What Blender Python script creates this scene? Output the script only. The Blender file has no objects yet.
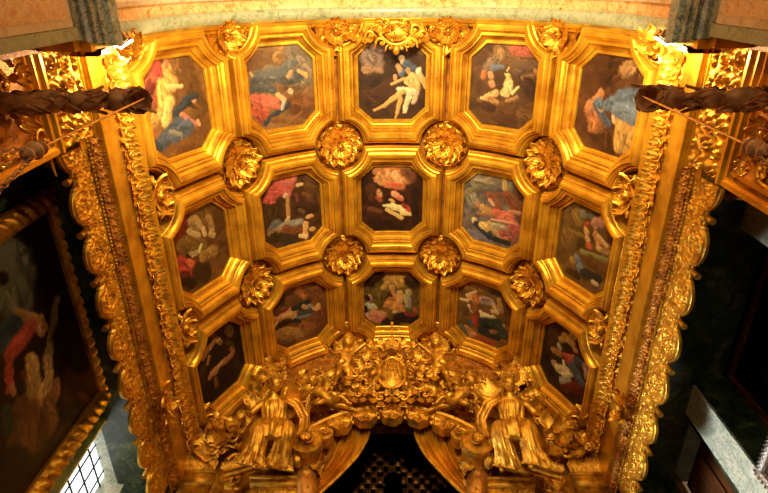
import bpy, math, random
import numpy as np
from mathutils import Matrix, Vector

# ------------------------------------------------------------------ camera, world, light, exposure
S = bpy.context.scene
COL = S.collection
PI = math.pi

cam_d = bpy.data.cameras.new('camera')
cam_d.sensor_width = 36.0
cam_d.lens = 556.0 / 768.0 * 36.0
cam_d.clip_start = 0.02
cam = bpy.data.objects.new('camera', cam_d)
COL.objects.link(cam)
cam.location = (0, 0, 0)                       # the eye, 1.6 m above the chapel floor
cam.matrix_world = (Matrix.Rotation(math.radians(154.4), 4, 'X') @ Matrix.Rotation(math.radians(0.82), 4, 'Y'))
S.camera = cam

world = bpy.data.worlds.new('world')
S.world = world
world.use_nodes = True
world.node_tree.nodes['Background'].inputs[0].default_value = (1.0, 0.62, 0.30, 1)
world.node_tree.nodes['Background'].inputs[1].default_value = 0.16

S.view_settings.view_transform = 'Standard'
S.view_settings.look = 'None'
S.view_settings.gamma = 1.0
S.view_settings.exposure = 0.0
S.cycles.use_denoising = True
S.cycles.max_bounces = 6
S.cycles.sample_clamp_indirect = 4.0


def aim(o, p, q):
    o.location = p
    o.rotation_euler = (Vector(q) - Vector(p)).to_track_quat('-Z', 'Y').to_euler()


def area(name, p, q, w, h, power, color, spread=180):
    d = bpy.data.lights.new(name, 'AREA')
    d.shape = 'RECTANGLE'; d.size = w; d.size_y = h
    d.energy = power; d.color = color; d.spread = math.radians(spread)
    o = bpy.data.objects.new(name, d)
    COL.objects.link(o); aim(o, p, q)
    return o


WARM = (1.0, 0.78, 0.44)
# unseen lamp of the nave behind the viewer and an added low fill, the two floodlights on the arch cornices, daylight through the side window
area('nave_lamp_light', (0.0, -1.7, 4.4), (0, 2.3, 9.8), 1.3, 0.5, 305, WARM, 100)
area('nave_low_fill', (0.0, -3.6, 0.8), (0, 3.0, 5.6), 2.0, 1.0, 60, WARM)  # added fill that lifts the pier sides and the undersides of the arms
for sx in (-1, 1):
    area('floodlight_glow', (sx * 2.72, 0.80, 6.42), (sx * 0.6, 3.3, 9.6), 0.28, 0.10, 85, WARM)
    pl = bpy.data.lights.new('floodlight_bulb', 'POINT'); pl.energy = 60; pl.color = WARM; pl.shadow_soft_size = 0.05
    po = bpy.data.objects.new('floodlight_bulb', pl); COL.objects.link(po); po.location = (sx * 3.0, 0.78, 6.40)

area('window_daylight', (-4.50, 6.45, 4.4), (4.2, 5.3, 4.3), 1.2, 3.2, 85, (0.88, 0.95, 1.0), 48)

# ------------------------------------------------------------------ materials
def lin(h):
    if isinstance(h, str):
        h = [int(h[i:i + 2], 16) / 255 for i in (0, 2, 4)]
    return [(c / 12.92 if c <= 0.04045 else ((c + 0.055) / 1.055) ** 2.4) for c in h]


def mat(name):
    m = bpy.data.materials.new(name)
    m.use_nodes = True
    nt = m.node_tree
    return m, nt, nt.nodes['Principled BSDF']


def ramp(nt, stops):
    r = nt.nodes.new('ShaderNodeValToRGB')
    e = r.color_ramp.elements
    while len(e) < len(stops):
        e.new(0.5)
    for k, (p, c) in enumerate(stops):
        e[k].position = p
        e[k].color = (*c, 1)
    return r


def gold(name, bright, dull, rough=0.36, metal=0.8, scale=6.0, bump=0.25, fine=60.0):
    m, nt, b = mat(name)
    tc = nt.nodes.new('ShaderNodeTexCoord')
    n = nt.nodes.new('ShaderNodeTexNoise'); n.inputs['Scale'].default_value = scale; n.inputs['Detail'].default_value = 8
    n2 = nt.nodes.new('ShaderNodeTexNoise'); n2.inputs['Scale'].default_value = fine; n2.inputs['Detail'].default_value = 4
    r = ramp(nt, [(0.32, dull), (0.62, bright)])
    nt.links.new(tc.outputs['Object'], n.inputs['Vector'])
    nt.links.new(tc.outputs['Object'], n2.inputs['Vector'])
    nt.links.new(n.outputs[0], r.inputs[0])
    nt.links.new(r.outputs[0], b.inputs['Base Color'])
    mr = nt.nodes.new('ShaderNodeMapRange')
    mr.inputs[1].default_value = 0.3; mr.inputs[2].default_value = 0.7
    mr.inputs[3].default_value = rough + 0.12; mr.inputs[4].default_value = rough - 0.06
    nt.links.new(n2.outputs[0], mr.inputs[0]); nt.links.new(mr.outputs[0], b.inputs['Roughness'])
    bp = nt.nodes.new('ShaderNodeBump'); bp.inputs['Strength'].default_value = bump; bp.inputs['Distance'].default_value = 0.012
    nt.links.new(n2.outputs[0], bp.inputs['Height']); nt.links.new(bp.outputs[0], b.inputs['Normal'])
    b.inputs['Metallic'].default_value = metal
    return m


def marble(name, cols, scale=3.0, vein=None, rough=0.3, dist=1.5):
    m, nt, b = mat(name)
    tc = nt.nodes.new('ShaderNodeTexCoord')
    n = nt.nodes.new('ShaderNodeTexNoise'); n.inputs['Scale'].default_value = scale
    n.inputs['Detail'].default_value = 9; n.inputs['Roughness'].default_value = 0.62; n.inputs['Distortion'].default_value = dist
    nt.links.new(tc.outputs['Object'], n.inputs['Vector'])
    k = len(cols)
    r = ramp(nt, [(0.3 + 0.4 * i / (k - 1), lin(c)) for i, c in enumerate(cols)])
    nt.links.new(n.outputs[0], r.inputs[0])
    out = r.outputs[0]
    if vein:
        v = nt.nodes.new('ShaderNodeTexNoise'); v.inputs['Scale'].default_value = scale * 1.7
        v.inputs['Detail'].default_value = 6; v.inputs['Distortion'].default_value = 2.5
        nt.links.new(tc.outputs['Object'], v.inputs['Vector'])
        rr = ramp(nt, [(0.46, (0, 0, 0)), (0.5, (1, 1, 1)), (0.54, (0, 0, 0))])
        nt.links.new(v.outputs[0], rr.inputs[0])
        mx = nt.nodes.new('ShaderNodeMixRGB'); mx.inputs[2].default_value = (*lin(vein), 1)
        nt.links.new(rr.outputs[0], mx.inputs[0]); nt.links.new(out, mx.inputs[1])
        out = mx.outputs[0]
    nt.links.new(out, b.inputs['Base Color'])
    b.inputs['Roughness'].default_value = rough
    return m


def plain(name, col, rough=0.5, metal=0.0, emit=None, es=0.0):
    m, nt, b = mat(name)
    n = nt.nodes.new('ShaderNodeTexNoise'); n.inputs['Scale'].default_value = 14; n.inputs['Detail'].default_value = 5
    c = lin(col)
    r = ramp(nt, [(0.3, [x * 0.7 for x in c]), (0.7, [min(1, x * 1.25) for x in c])])
    nt.links.new(n.outputs[0], r.inputs[0]); nt.links.new(r.outputs[0], b.inputs['Base Color'])
    b.inputs['Roughness'].default_value = rough; b.inputs['Metallic'].default_value = metal
    if emit:
        b.inputs['Emission Color'].default_value = (*emit, 1); b.inputs['Emission Strength'].default_value = es
    return m


def wood(name, a, c, scale=2.0, rough=0.45):
    m, nt, b = mat(name)
    tc = nt.nodes.new('ShaderNodeTexCoord'); mp = nt.nodes.new('ShaderNodeMapping')
    mp.inputs['Scale'].default_value = (6, 6, 0.5)
    n = nt.nodes.new('ShaderNodeTexNoise'); n.inputs['Scale'].default_value = scale; n.inputs['Detail'].default_value = 8
    nt.links.new(tc.outputs['Object'], mp.inputs[0]); nt.links.new(mp.outputs[0], n.inputs['Vector'])
    r = ramp(nt, [(0.35, lin(a)), (0.65, lin(c))])
    nt.links.new(n.outputs[0], r.inputs[0]); nt.links.new(r.outputs[0], b.inputs['Base Color'])
    b.inputs['Roughness'].default_value = rough
    return m


M = {}
M['frame'] = gold('gilt_moulding', (0.88, 0.50, 0.035), (0.50, 0.21, 0.012), rough=0.34, metal=0.72, scale=3, bump=0.15, fine=30)
M['carve'] = gold('gilt_carving', (0.90, 0.50, 0.045), (0.46, 0.19, 0.012), rough=0.37, metal=0.74, scale=8, bump=0.4, fine=45)
M['old'] = gold('aged_gilding', (0.66, 0.29, 0.035), (0.30, 0.10, 0.012), rough=0.42, metal=0.6, scale=7, bump=0.5, fine=40)
M['altar'] = gold('altar_gilding', (0.80, 0.42, 0.035), (0.34, 0.135, 0.01), rough=0.42, metal=0.68, scale=9, bump=0.6, fine=38)
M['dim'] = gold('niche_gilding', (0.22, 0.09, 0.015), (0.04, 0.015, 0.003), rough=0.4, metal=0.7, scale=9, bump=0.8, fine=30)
M['ground'] = gold('red_bole_ground', (0.42, 0.17, 0.02), (0.18, 0.06, 0.01), rough=0.5, metal=0.4, scale=6, bump=0.4, fine=30)
M['bronze'] = gold('dark_bronze', (0.80, 0.42, 0.17), (0.34, 0.15, 0.06), rough=0.5, metal=0.2, scale=9, bump=0.5, fine=40)
M['brass'] = gold('worn_brass', (0.85, 0.55, 0.2), (0.5, 0.28, 0.08), rough=0.3, metal=0.9, scale=9, bump=0.1, fine=40)
M['marble_green'] = marble('dark_green_marble', ['101812', '27362a', '46563e', '74765a'], 2.6, '182416')
M['marble_pale'] = marble('pale_green_marble', ['96a08a', 'c0c4ac', 'dcd6bc', 'b0b8a2'], 3.2, '7a8a76')
M['marble_grey'] = marble('grey_green_marble', ['4a5248', '7c8272', 'a09e88', '5e6658'], 3.6, '2c342c')
M['marble_strip'] = marble('sage_marble', ['6d7658', '8f9674', 'a9ab8a', '788262'], 9, None)
M['marble_orange'] = marble('orange_breccia', ['b8602c', 'd8904c', 'e8b070', 'c07034'], 5, 'f0d0a0')
M['marble_cream'] = marble('cream_marble', ['b58e62', 'cfae84', 'dcc29c', 'c09a6c'], 6, None)
M['wood'] = wood('brown_wood', '3a1c08', '7a4416', 2.5)
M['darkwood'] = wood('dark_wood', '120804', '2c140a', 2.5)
M['black'] = plain('unlit_interior_black', '0c0806', 0.8)  # near-black colour carries the unlit depth of the niche and right opening
M['stone'] = marble('floor_stone', ['6b5a48', '8a755c', '9a866c'], 2, None, rough=0.4)
M['iron'] = plain('iron_bar', '1c1c20', 0.5, 0.6)
M['glass'] = plain('daylit_pane', 'ffffff', 0.3, 0.0, (0.92, 0.97, 1.0), 1.7)
M['lamp'] = plain('lamp_tube', 'ffffff', 0.3, 0.0, (1.0, 0.85, 0.6), 14.0)
M['silver'] = gold('tarnished_silver', (0.40, 0.36, 0.30), (0.16, 0.14, 0.11), rough=0.35, metal=0.8, scale=10, bump=0.5, fine=60)

mp_, nt_, b_ = mat('oil_paint')
at_ = nt_.nodes.new('ShaderNodeAttribute'); at_.attribute_name = 'paint'
nt_.links.new(at_.outputs['Color'], b_.inputs['Base Color'])
b_.inputs['Roughness'].default_value = 0.5
b_.inputs['Specular IOR Level'].default_value = 0.25
M['paint'] = mp_

# ------------------------------------------------------------------ mesh builder
def TR(x=0, y=0, z=0):
    m = np.eye(4); m[:3, 3] = (x, y, z); return m


def RO(a, ax):
    return np.array(Matrix.Rotation(a, 4, ax))


def SC(x, y=None, z=None):
    if y is None: y = z = x
    return np.diag([x, y, z, 1.0])


def frame(o, x, y):
    x = np.array(x, float); x /= np.linalg.norm(x)
    y = np.array(y, float); y -= x * (x @ y); y /= np.linalg.norm(y)
    m = np.eye(4); m[:3, 0] = x; m[:3, 1] = y; m[:3, 2] = np.cross(x, y); m[:3, 3] = o
    return m


class MB:
    def __init__(s):
        s.v = []; s.f = []; s.n = 0; s.T = np.eye(4)

    def add(s, V, Q, T=None):
        V = np.asarray(V, float).reshape(-1, 3)
        A = s.T if T is None else s.T @ T
        V = V @ A[:3, :3].T + A[:3, 3]
        Q = np.asarray(Q, int)
        if np.linalg.det(A[:3, :3]) < 0: Q = Q[:, ::-1]
        s.v.append(V); s.f.append(Q + s.n); s.n += len(V)

    def grid(s, P, T=None, cu=False, cv=False):
        P = np.asarray(P, float); a, b = P.shape[:2]
        I = np.arange(a * b).reshape(a, b)
        if cu: I = np.vstack([I, I[:1]])
        if cv: I = np.hstack([I, I[:, :1]])
        Q = np.stack([I[:-1, :-1], I[1:, :-1], I[1:, 1:], I[:-1, 1:]], -1).reshape(-1, 4)
        s.add(P.reshape(-1, 3), Q, T)

    def box(s, x0, x1, y0, y1, z0, z1, T=None):
        V = [(x, y, z) for x in (x0, x1) for y in (y0, y1) for z in (z0, z1)]
        Q = [(0, 1, 3, 2), (4, 6, 7, 5), (0, 4, 5, 1), (2, 3, 7, 6), (0, 2, 6, 4), (1, 5, 7, 3)]
        s.add(V, Q, T)

    def tube(s, path, r, n=8, T=None, flat=1.0, cap=True):
        p = np.asarray(path, float); m = len(p)
        r = np.broadcast_to(np.asarray(r, float), (m,)).copy()
        t = np.gradient(p, axis=0); t /= np.linalg.norm(t, axis=1)[:, None] + 1e-12
        up = np.array([0, 0, 1.0])
        if abs(t[0] @ up) > .9: up = np.array([1.0, 0, 0])
        if cap:
            p = np.vstack([p[:1], p, p[-1:]]); t = np.vstack([t[:1], t, t[-1:]])
            r = np.concatenate([[r[0] * .02], r, [r[-1] * .02]])
        a = np.arange(n) * 2 * PI / n
        G = np.zeros((len(p), n, 3)); nn = up
        for i in range(len(p)):
            nn = nn - t[i] * (nn @ t[i]); nn /= np.linalg.norm(nn) + 1e-12
            bb = np.cross(t[i], nn)
            G[i] = p[i] + r[i] * (np.cos(a)[:, None] * nn * flat + np.sin(a)[:, None] * bb)
        s.grid(G, T, cv=True)

    def lathe(s, prof, n=20, T=None, rmod=None):
        a = np.arange(n) * 2 * PI / n
        prof = np.asarray(prof, float)
        k = 1.0 if rmod is None else rmod(a)[None, :]
        G = np.zeros((len(prof), n, 3))
        G[..., 0] = prof[:, :1] * np.cos(a) * k; G[..., 1] = prof[:, :1] * np.sin(a) * k; G[..., 2] = prof[:, 1:2]
        s.grid(G, T, cv=True)

    def sphere(s, T=None, n=12, m=8):
        a = np.linspace(-PI / 2, PI / 2, m)
        s.lathe(np.stack([np.maximum(np.cos(a), .001), np.sin(a)], 1), n, T)

    def leaf(s, L, W, T=None, curl=1.6, lift=0.25, lobes=3, crease=0.25, nv=9, nu=7, thick=0.10):
        v = np.linspace(0, 1, nv); u = np.linspace(-1, 1, nu)
        ang = lift + curl * v ** 1.7
        st = 1 / (nv - 1)
        y = np.concatenate([[0], np.cumsum(np.cos(ang[:-1]) * st)]) * L
        z = np.concatenate([[0], np.cumsum(np.sin(ang[:-1]) * st)]) * L
        w = W * np.sin(PI * (0.16 + 0.80 * v)) ** 0.8 * (1 + 0.22 * np.cos(2 * PI * lobes * v))
        P = np.zeros((nu, nv, 3)); U = u[:, None]
        lip = (np.abs(U) * 0.9 + 0.25 * np.cos(3 * PI * U)) * crease * W
        P[..., 0] = U * w; P[..., 1] = y - np.sin(ang) * lip; P[..., 2] = z + np.cos(ang) * lip
        B = P.copy(); B[..., 1] += np.sin(ang) * thick * W; B[..., 2] -= np.cos(ang) * thick * W
        B = B[::-1]
        s.grid(np.vstack([P, B]), T, cu=True)

    def scroll(s, R, turns=1.6, thick=0.2, T=None, stem=0.0, flip=1, n=7, seg=22):
        th = np.linspace(0, turns * 2 * PI, seg)
        r = R * np.exp(-th * 0.27)
        x = r * np.cos(th) * flip; y = r * np.sin(th)
        z = 0.35 * R * (1 - r / R)
        P = np.stack([x, y, z], 1); rad = thick * R * np.linspace(1.0, 0.45, seg)
        if stem:
            k = np.linspace(1, 0.12, 5)
            Q = np.stack([R * flip * (1 + 0.25 * k * k * stem), -k * stem * R, 0 * k], 1)
            P = np.vstack([Q, P]); rad = np.concatenate([thick * R * np.linspace(.5, 1, 5), rad])
        s.tube(P, rad, n, T)
        s.sphere((np.eye(4) if T is None else T) @ TR(0, 0, 0.35 * R) @ SC(R * .24), 7, 5)

    def build(s, name, m, parent=None, smooth=42, color=None):
        me = bpy.data.meshes.new(name)
        V = np.vstack(s.v); Q = np.vstack(s.f)
        me.vertices.add(len(V)); me.vertices.foreach_set('co', V.ravel())
        me.loops.add(Q.size); me.loops.foreach_set('vertex_index', Q.ravel().astype(np.int32))
        me.polygons.add(len(Q)); me.polygons.foreach_set('loop_start', (np.arange(len(Q)) * 4).astype(np.int32))
        me.polygons.foreach_set('loop_total', np.full(len(Q), 4, np.int32))
        me.update(calc_edges=True)
        if color is not None:
            ca = me.color_attributes.new('paint', 'FLOAT_COLOR', 'POINT')
            c4 = np.ones((len(V), 4)); c4[:, :3] = color
            ca.data.foreach_set('color', c4.ravel().astype(np.float32))
        me.materials.append(m)
        if smooth:
            me.shade_smooth(); me.set_sharp_from_angle(angle=math.radians(smooth))
        o = bpy.data.objects.new(name, me); COL.objects.link(o)
        if parent is not None: o.parent = parent
        return o


def tag(o, label=None, cat=None, group=None, kind=None):
    if label: o['label'] = label
    if cat: o['category'] = cat
    if group: o['group'] = group
    if kind: o['kind'] = kind
    return o


def struct(o, kind='structure'):
    o['kind'] = kind; return o


def empty(name, Mx=None):
    o = bpy.data.objects.new(name, None); COL.objects.link(o)
    o.empty_display_size = 0.1
    if Mx is not None: o.matrix_world = Matrix(np.asarray(Mx).tolist())
    return o


def copy_tree(o, parent=None):
    c = o.copy(); COL.objects.link(c)
    if parent is not None: c.parent = parent
    for ch in list(o.children): copy_tree(ch, c)
    return c


def vnoise(x, y, seed=0):
    r = np.random.RandomState(seed).rand(64, 64)
    xi = np.floor(x).astype(int); yi = np.floor(y).astype(int)
    fx = x - xi; fy = y - yi; fx = fx * fx * (3 - 2 * fx); fy = fy * fy * (3 - 2 * fy)
    g = lambda a, b: r[a % 64, b % 64]
    return (g(xi, yi) * (1 - fx) + g(xi + 1, yi) * fx) * (1 - fy) + (g(xi, yi + 1) * (1 - fx) + g(xi + 1, yi + 1) * fx) * fy


def relief(x, y, cell, seed=0):
    """height 0..1 of carved scrollwork: a spiral in every cell, leafy ribs between"""
    cx = np.floor(x / cell); cy = np.floor(y / cell)
    h = np.zeros_like(x)
    rs = np.random.RandomState(seed)
    J = rs.rand(32, 32, 3)
    for dx in (-1, 0, 1):
        for dy in (-1, 0, 1):
            a = (cx + dx).astype(int); b = (cy + dy).astype(int)
            j = J[a % 32, b % 32]
            ox = (a + .5 + .25 * (j[..., 0] - .5)) * cell; oy = (b + .5 + .25 * (j[..., 1] - .5)) * cell
            rx = x - ox; ry = y - oy
            r = np.hypot(rx, ry) / cell; t = np.arctan2(ry, rx)
            sg = np.where((a + b) % 2 == 0, 1, -1)
            sp = 0.5 + 0.5 * np.cos(r * 17 - sg * t * 1.0 + j[..., 2] * 6)
            pet = 0.75 + 0.25 * np.cos(5 * t + 8 * r)
            m = np.clip(1.15 - r * 1.55, 0, 1)
            h = np.maximum(h, sp * pet * m ** .6)
    return h

PAINT = {
 'r1c1': ('7a4a18', '''261 508 418 -104 193 155 6e4416;61 629 -373 -430 150 188 8a5520;-289 638 -446 187 101 126 b8542c;-245 554 -257 413 95 58 d0402c;-408 340 -572 209 73 80 7a2c18;-70 548 -12 313 75 97 e0a03a;-194 307 -211 46 113 128 e8a838;-344 -28 -526 -123 84 99 d89030;-108 95 -266 -179 85 77 e8b450;-107 294 163 270 34 27 f0b860;-44 657 -79 565 44 37 c87838;234 53 -34 -89 88 64 3a3c40;349 33 349 33 45 45 d89058;410 94 237 70 45 49 34383c;72 -145 278 -311 48 56 e07850;359 -273 381 -333 33 33 e09058;-27 -265 -373 -430 136 104 50545c;180 -309 -130 -401 107 98 5a5e66;-571 -296 -647 -328 99 76 c8602c;-204 -313 -8 -393 32 32 90806a;-509 -413 -434 -484 46 54 3c4048;255 -657 -89 -644 85 85 6a3c10'''),
 'r1c2': ('8a5a2c', '''-272 650 158 624 133 133 9a6a34;329 518 518 145 204 170 80684e;-36 478 122 626 68 41 b07c3c;263 -311 555 -410 179 215 6c3c14;-201 300 399 19 103 55 8a7048;-400 191 85 211 117 158 6a645c;132 337 282 392 96 89 6e685e;42 149 300 160 104 118 5c5650;-482 136 -551 -113 62 48 56504a;173 170 215 233 49 42 d09058;361 239 465 165 31 28 e0a050;484 174 489 147 35 31 d8983c;-419 33 -124 -33 76 70 5a5650;-520 283 -489 232 24 24 d89c5c;-479 -155 -107 -236 92 77 d06040;-499 -317 -313 -378 85 93 c4502c;-454 -425 -401 -467 93 72 b04824;-332 -546 114 -295 51 51 3c3c3c;-152 -298 -59 -326 43 36 c85c38;-40 -126 64 -221 49 42 e0a868;177 -80 187 -98 53 49 d8a070;42 -253 -5 -350 36 29 b8a890;-176 -534 388 -642 51 44 7a4a18;1 -700 364 -462 29 29 84501c'''),
 'r1c3': ('46260c', '''-360 411 -298 227 187 156 8c6850;-422 503 -231 501 105 105 94705c;-460 198 -202 164 70 63 9a6a40;-366 9 -301 40 128 128 3c220e;-436 -276 -239 -312 163 163 44240c;309 562 596 506 123 123 5a3410;56 409 72 163 125 125 3a2008;168 394 191 318 44 41 dcae7c;265 288 378 212 82 69 4c5460;104 256 153 163 44 50 c08a4c;56 85 63 38 32 32 c88a50;170 117 202 164 51 38 56606c;460 183 561 14 44 51 c8a070;475 199 476 168 44 44 e8c894;282 180 299 149 44 38 b87c3c;382 25 416 -85 109 83 e0a850;284 8 417 -148 58 77 dca04a;527 60 596 -96 38 32 d89c48;203 38 -8 -57 29 22 d89c50;155 -152 385 -181 65 58 e8c890;320 -214 224 -541 58 39 d8b884;451 -211 388 -374 45 39 c8a070;188 -184 -141 -427 55 32 dc9c44;-141 -427 -324 -513 30 23 d08c3c;156 -313 98 -576 43 29 d89440;98 -576 65 -659 23 20 c08438'''),
 'r1c4': ('5c3818', '''-109 500 559 427 169 169 8a5a2c;134 610 430 570 87 87 c45c38;350 625 426 600 67 60 cc5a40;-309 292 -175 431 103 83 8a6a48;203 300 575 304 137 137 6c4a30;-112 531 -113 467 68 61 b07c40;-234 264 -55 311 48 34 70707a;-373 188 -387 121 49 42 c86c30;-263 180 -241 132 45 42 d08c50;-233 32 -213 17 56 49 c88048;48 189 64 27 35 90 e8b860;83 29 22 -111 77 77 e8bc68;152 -96 253 14 32 21 f0c878;56 303 24 252 17 17 e8a860;-145 -128 -378 -236 64 42 d8a054;-266 -243 -112 -295 57 50 b07838;-375 -288 -451 -260 29 29 805028;252 -151 72 -240 28 35 a8703c;331 152 476 199 48 48 9a6428;538 300 683 207 41 27 b87434;417 65 625 -70 139 139 482c18;-206 -514 171 -466 182 182 5a3414;-332 -353 -218 -376 86 86 4a2a14;361 -439 560 -475 108 108 6c4418'''),
 'r1c5': ('5a3010', '''-169 418 138 650 193 231 482408;322 609 175 496 94 108 a06c34;460 487 485 475 43 36 7a4a18;-60 -285 85 -502 162 202 4a2408;-336 -126 -199 -315 123 123 a85c28;-198 126 -343 -92 71 95 b87038;-246 -325 -239 -360 91 91 b06428;-99 -329 -68 -251 90 81 7c4a18;471 -339 547 -457 231 231 b47c2c;248 -185 282 -524 93 86 c08830;720 -246 796 -359 112 112 bc8430;566 332 762 394 43 36 8c5a20;-261 -24 31 -266 56 65 4a4e58;-176 -44 -147 -63 56 52 d8a06c;-209 3 -165 -24 80 72 5a626c;-29 0 230 81 79 142 5e6670;167 153 738 329 99 61 545c66;296 -6 678 -92 137 91 5a626c;165 -31 450 -75 116 116 6a7078;503 67 612 -9 44 44 a07c68;99 -147 136 -208 31 28 d8a068;787 307 737 174 49 49 4c545e;437 151 671 99 44 37 7a828a'''),
 'r2c1': ('6a3c0c', '''65 642 204 410 157 157 8a5814;-359 591 -362 382 136 114 7a1c08;-212 638 -298 462 99 107 86240c;-452 763 -561 500 89 89 3c1806;-64 476 -14 275 102 94 b8843c;-182 361 19 206 47 55 d8a860;15 517 95 341 39 47 c89850;277 419 309 220 65 65 b07c34;296 150 330 78 66 41 c49248;132 290 155 169 40 40 e0b068;-316 184 23 -2 157 133 845818;-36 -52 30 33 33 29 e0c078;-182 -61 -109 -56 32 40 c8a868;-278 -17 -265 -45 40 40 281808;-218 -7 -80 -32 32 32 b09058;-471 -74 -228 -266 134 118 b83018;-581 52 -587 -164 77 93 c03c1c;-292 -122 -213 -197 56 48 d86030;-518 -273 -382 -304 88 80 6a1c0c;-103 -365 16 -502 166 166 40200a;38 -161 278 -190 91 108 9a6a20;-585 -350 -283 -508 80 80 281006'''),
 'r2c2': ('4a280c', '''462 531 546 58 150 224 5a3410;-390 114 -414 -106 191 153 442a0a;155 18 462 -44 116 116 3e2008;-181 615 2 503 111 126 c05038;-317 428 -42 438 135 127 c84c38;-487 325 -330 302 75 90 b84430;-89 559 124 589 52 60 d06448;-49 366 -14 321 68 53 c05848;268 470 172 469 30 34 d8a060;-71 333 -102 303 38 34 dca870;138 289 148 173 34 30 803020;-40 251 -54 -127 38 42 b87c34;-54 -127 -103 -231 39 62 d8a054;-343 -203 -435 -292 117 101 6a6058;-187 -267 212 -269 86 55 8a7c6c;-439 -329 -150 -297 63 55 9c6c3c;-153 -335 199 -446 79 71 7a4018;335 -197 414 -193 39 35 d89454;395 -470 435 -470 48 48 c88c44;287 -326 250 -559 47 63 dc9848;150 -555 267 -604 40 48 e8b870;-407 -417 24 -623 87 103 3c2810;-184 -664 60 -673 56 56 28282a;191 -29 265 -84 46 39 6a4420'''),
 'r2c3': ('3c1a06', '''-249 585 -51 547 101 121 b87030;-18 582 212 618 134 134 b46428;-84 565 -68 479 54 47 e08c48;-251 412 -85 340 102 115 c88038;81 444 280 413 88 102 c07030;-119 305 181 271 75 75 c4642c;245 550 379 451 101 101 7a4018;48 513 148 341 61 61 dc9850;15 304 148 288 34 34 d04c20;-419 244 -356 28 103 103 4a240a;-253 149 -221 60 55 48 b87838;-288 26 -221 -30 42 49 9c3818;48 110 183 23 62 48 e08c50;133 22 200 -13 42 35 c85c30;-19 -33 15 -69 49 49 d89440;-121 -122 185 -194 49 56 ecc470;15 -160 287 -264 56 56 f0c878;-87 -232 186 -396 42 42 d8a850;286 -155 356 -261 42 49 b83420;218 -120 259 -155 42 42 8a2818;186 -304 356 -316 35 35 e0b060;-154 -86 -53 -69 31 31 282018;-427 -185 -223 -266 49 49 6a3810;-363 -520 50 -603 143 143 2c1206;449 210 462 -514 82 82 2c1606'''),
 'r2c4': ('6c5a4c', '''-347 512 -49 604 150 187 8a7458;-197 539 -90 632 45 37 a48458;133 713 187 470 52 59 d0a04c;295 640 348 508 81 89 74684a;467 501 604 26 112 149 6a3c28;-480 225 -394 86 114 114 8a785c;-374 357 -522 294 60 53 7c6c40;-424 -639 -100 -684 161 161 6c6068;-175 262 167 355 53 53 7c4428;-97 259 72 108 84 99 8a4c28;247 337 421 197 106 113 8a4820;-334 58 -293 28 54 54 b07040;-232 1 -111 -50 77 93 c08838;-91 185 -6 108 31 31 d8946c;46 -32 365 -25 85 77 d05a38;171 -97 502 -156 78 62 cc6044;316 56 514 93 35 35 c87c4c;-370 -263 -355 -308 51 47 d8b068;-326 -334 -30 -544 63 63 2c3038;-206 -347 -125 -368 71 79 dca850;-50 -310 204 -439 79 94 c89450;28 -290 229 -275 63 63 a89468;200 -401 447 -404 79 119 a0503c;387 -229 559 -291 86 78 b0503c;52 -562 339 -557 48 64 282624;-21 -184 418 -143 23 23 e09060;-301 -130 12 -99 31 39 a8683c'''),
 'r2c5': ('6a4412', '''-389 526 -370 -76 162 162 7c5216;-280 454 -214 368 121 105 94681c;-412 140 -76 162 33 33 8e6420;139 680 541 695 138 115 582c0c;-182 671 -89 669 55 55 6a3410;-166 525 -147 503 64 64 8c8064;-14 535 37 518 47 47 6a6c5c;98 452 302 567 78 94 c07a50;294 599 452 695 76 84 b86c48;413 577 485 467 60 68 a85c38;-32 401 -72 367 36 36 c83c1c;-54 282 -29 255 56 56 d89048;-5 162 25 137 53 53 e09c50;42 55 91 53 57 49 c84c1c;156 295 250 189 71 63 c87c3c;228 288 410 205 47 39 e0a058;269 106 316 108 48 40 e0a850;479 395 683 309 114 114 6a240c;-70 -101 482 2 41 41 8a7c34;366 94 500 120 55 47 a87430;-249 -318 -219 -344 55 55 a87830;-168 -222 -78 -299 51 59 6c6c70;-64 -370 -4 -420 76 76 6a6c70;49 -434 382 -384 84 84 2c241c;93 -180 580 -207 107 107 6a3c0c;258 -486 354 -475 37 37 c8a068;580 -207 696 -295 55 55 b07c20;-279 -552 -79 -537 70 70 402008'''),
 'r3c1': ('26120a', '''72 845 276 645 164 164 301408;344 482 384 375 94 86 6a4414;44 463 118 335 67 50 8a5c28;-114 644 11 545 49 41 7c3c18;-302 666 -221 594 65 57 5c1c0c;-3 473 -216 391 50 67 c0803c;-216 391 -331 309 66 50 a86830;110 422 37 427 30 30 d89850;-195 256 -269 144 38 34 a8682c;-424 334 -539 257 49 49 7c4820;343 64 352 -28 53 53 9c5828;352 -28 187 -89 62 71 a85c28;142 -59 -220 -99 53 53 b8723c;-73 -121 -279 -139 61 52 c07840;68 -50 -14 -78 39 39 d8985c;-370 134 -452 -10 75 83 4a2c14;-510 -49 -382 -146 67 67 3c200e;-155 -274 -134 -419 52 52 7c4c20;-412 602 -385 506 81 81 3a1c0c;251 249 379 125 43 43 50300c'''),
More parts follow.
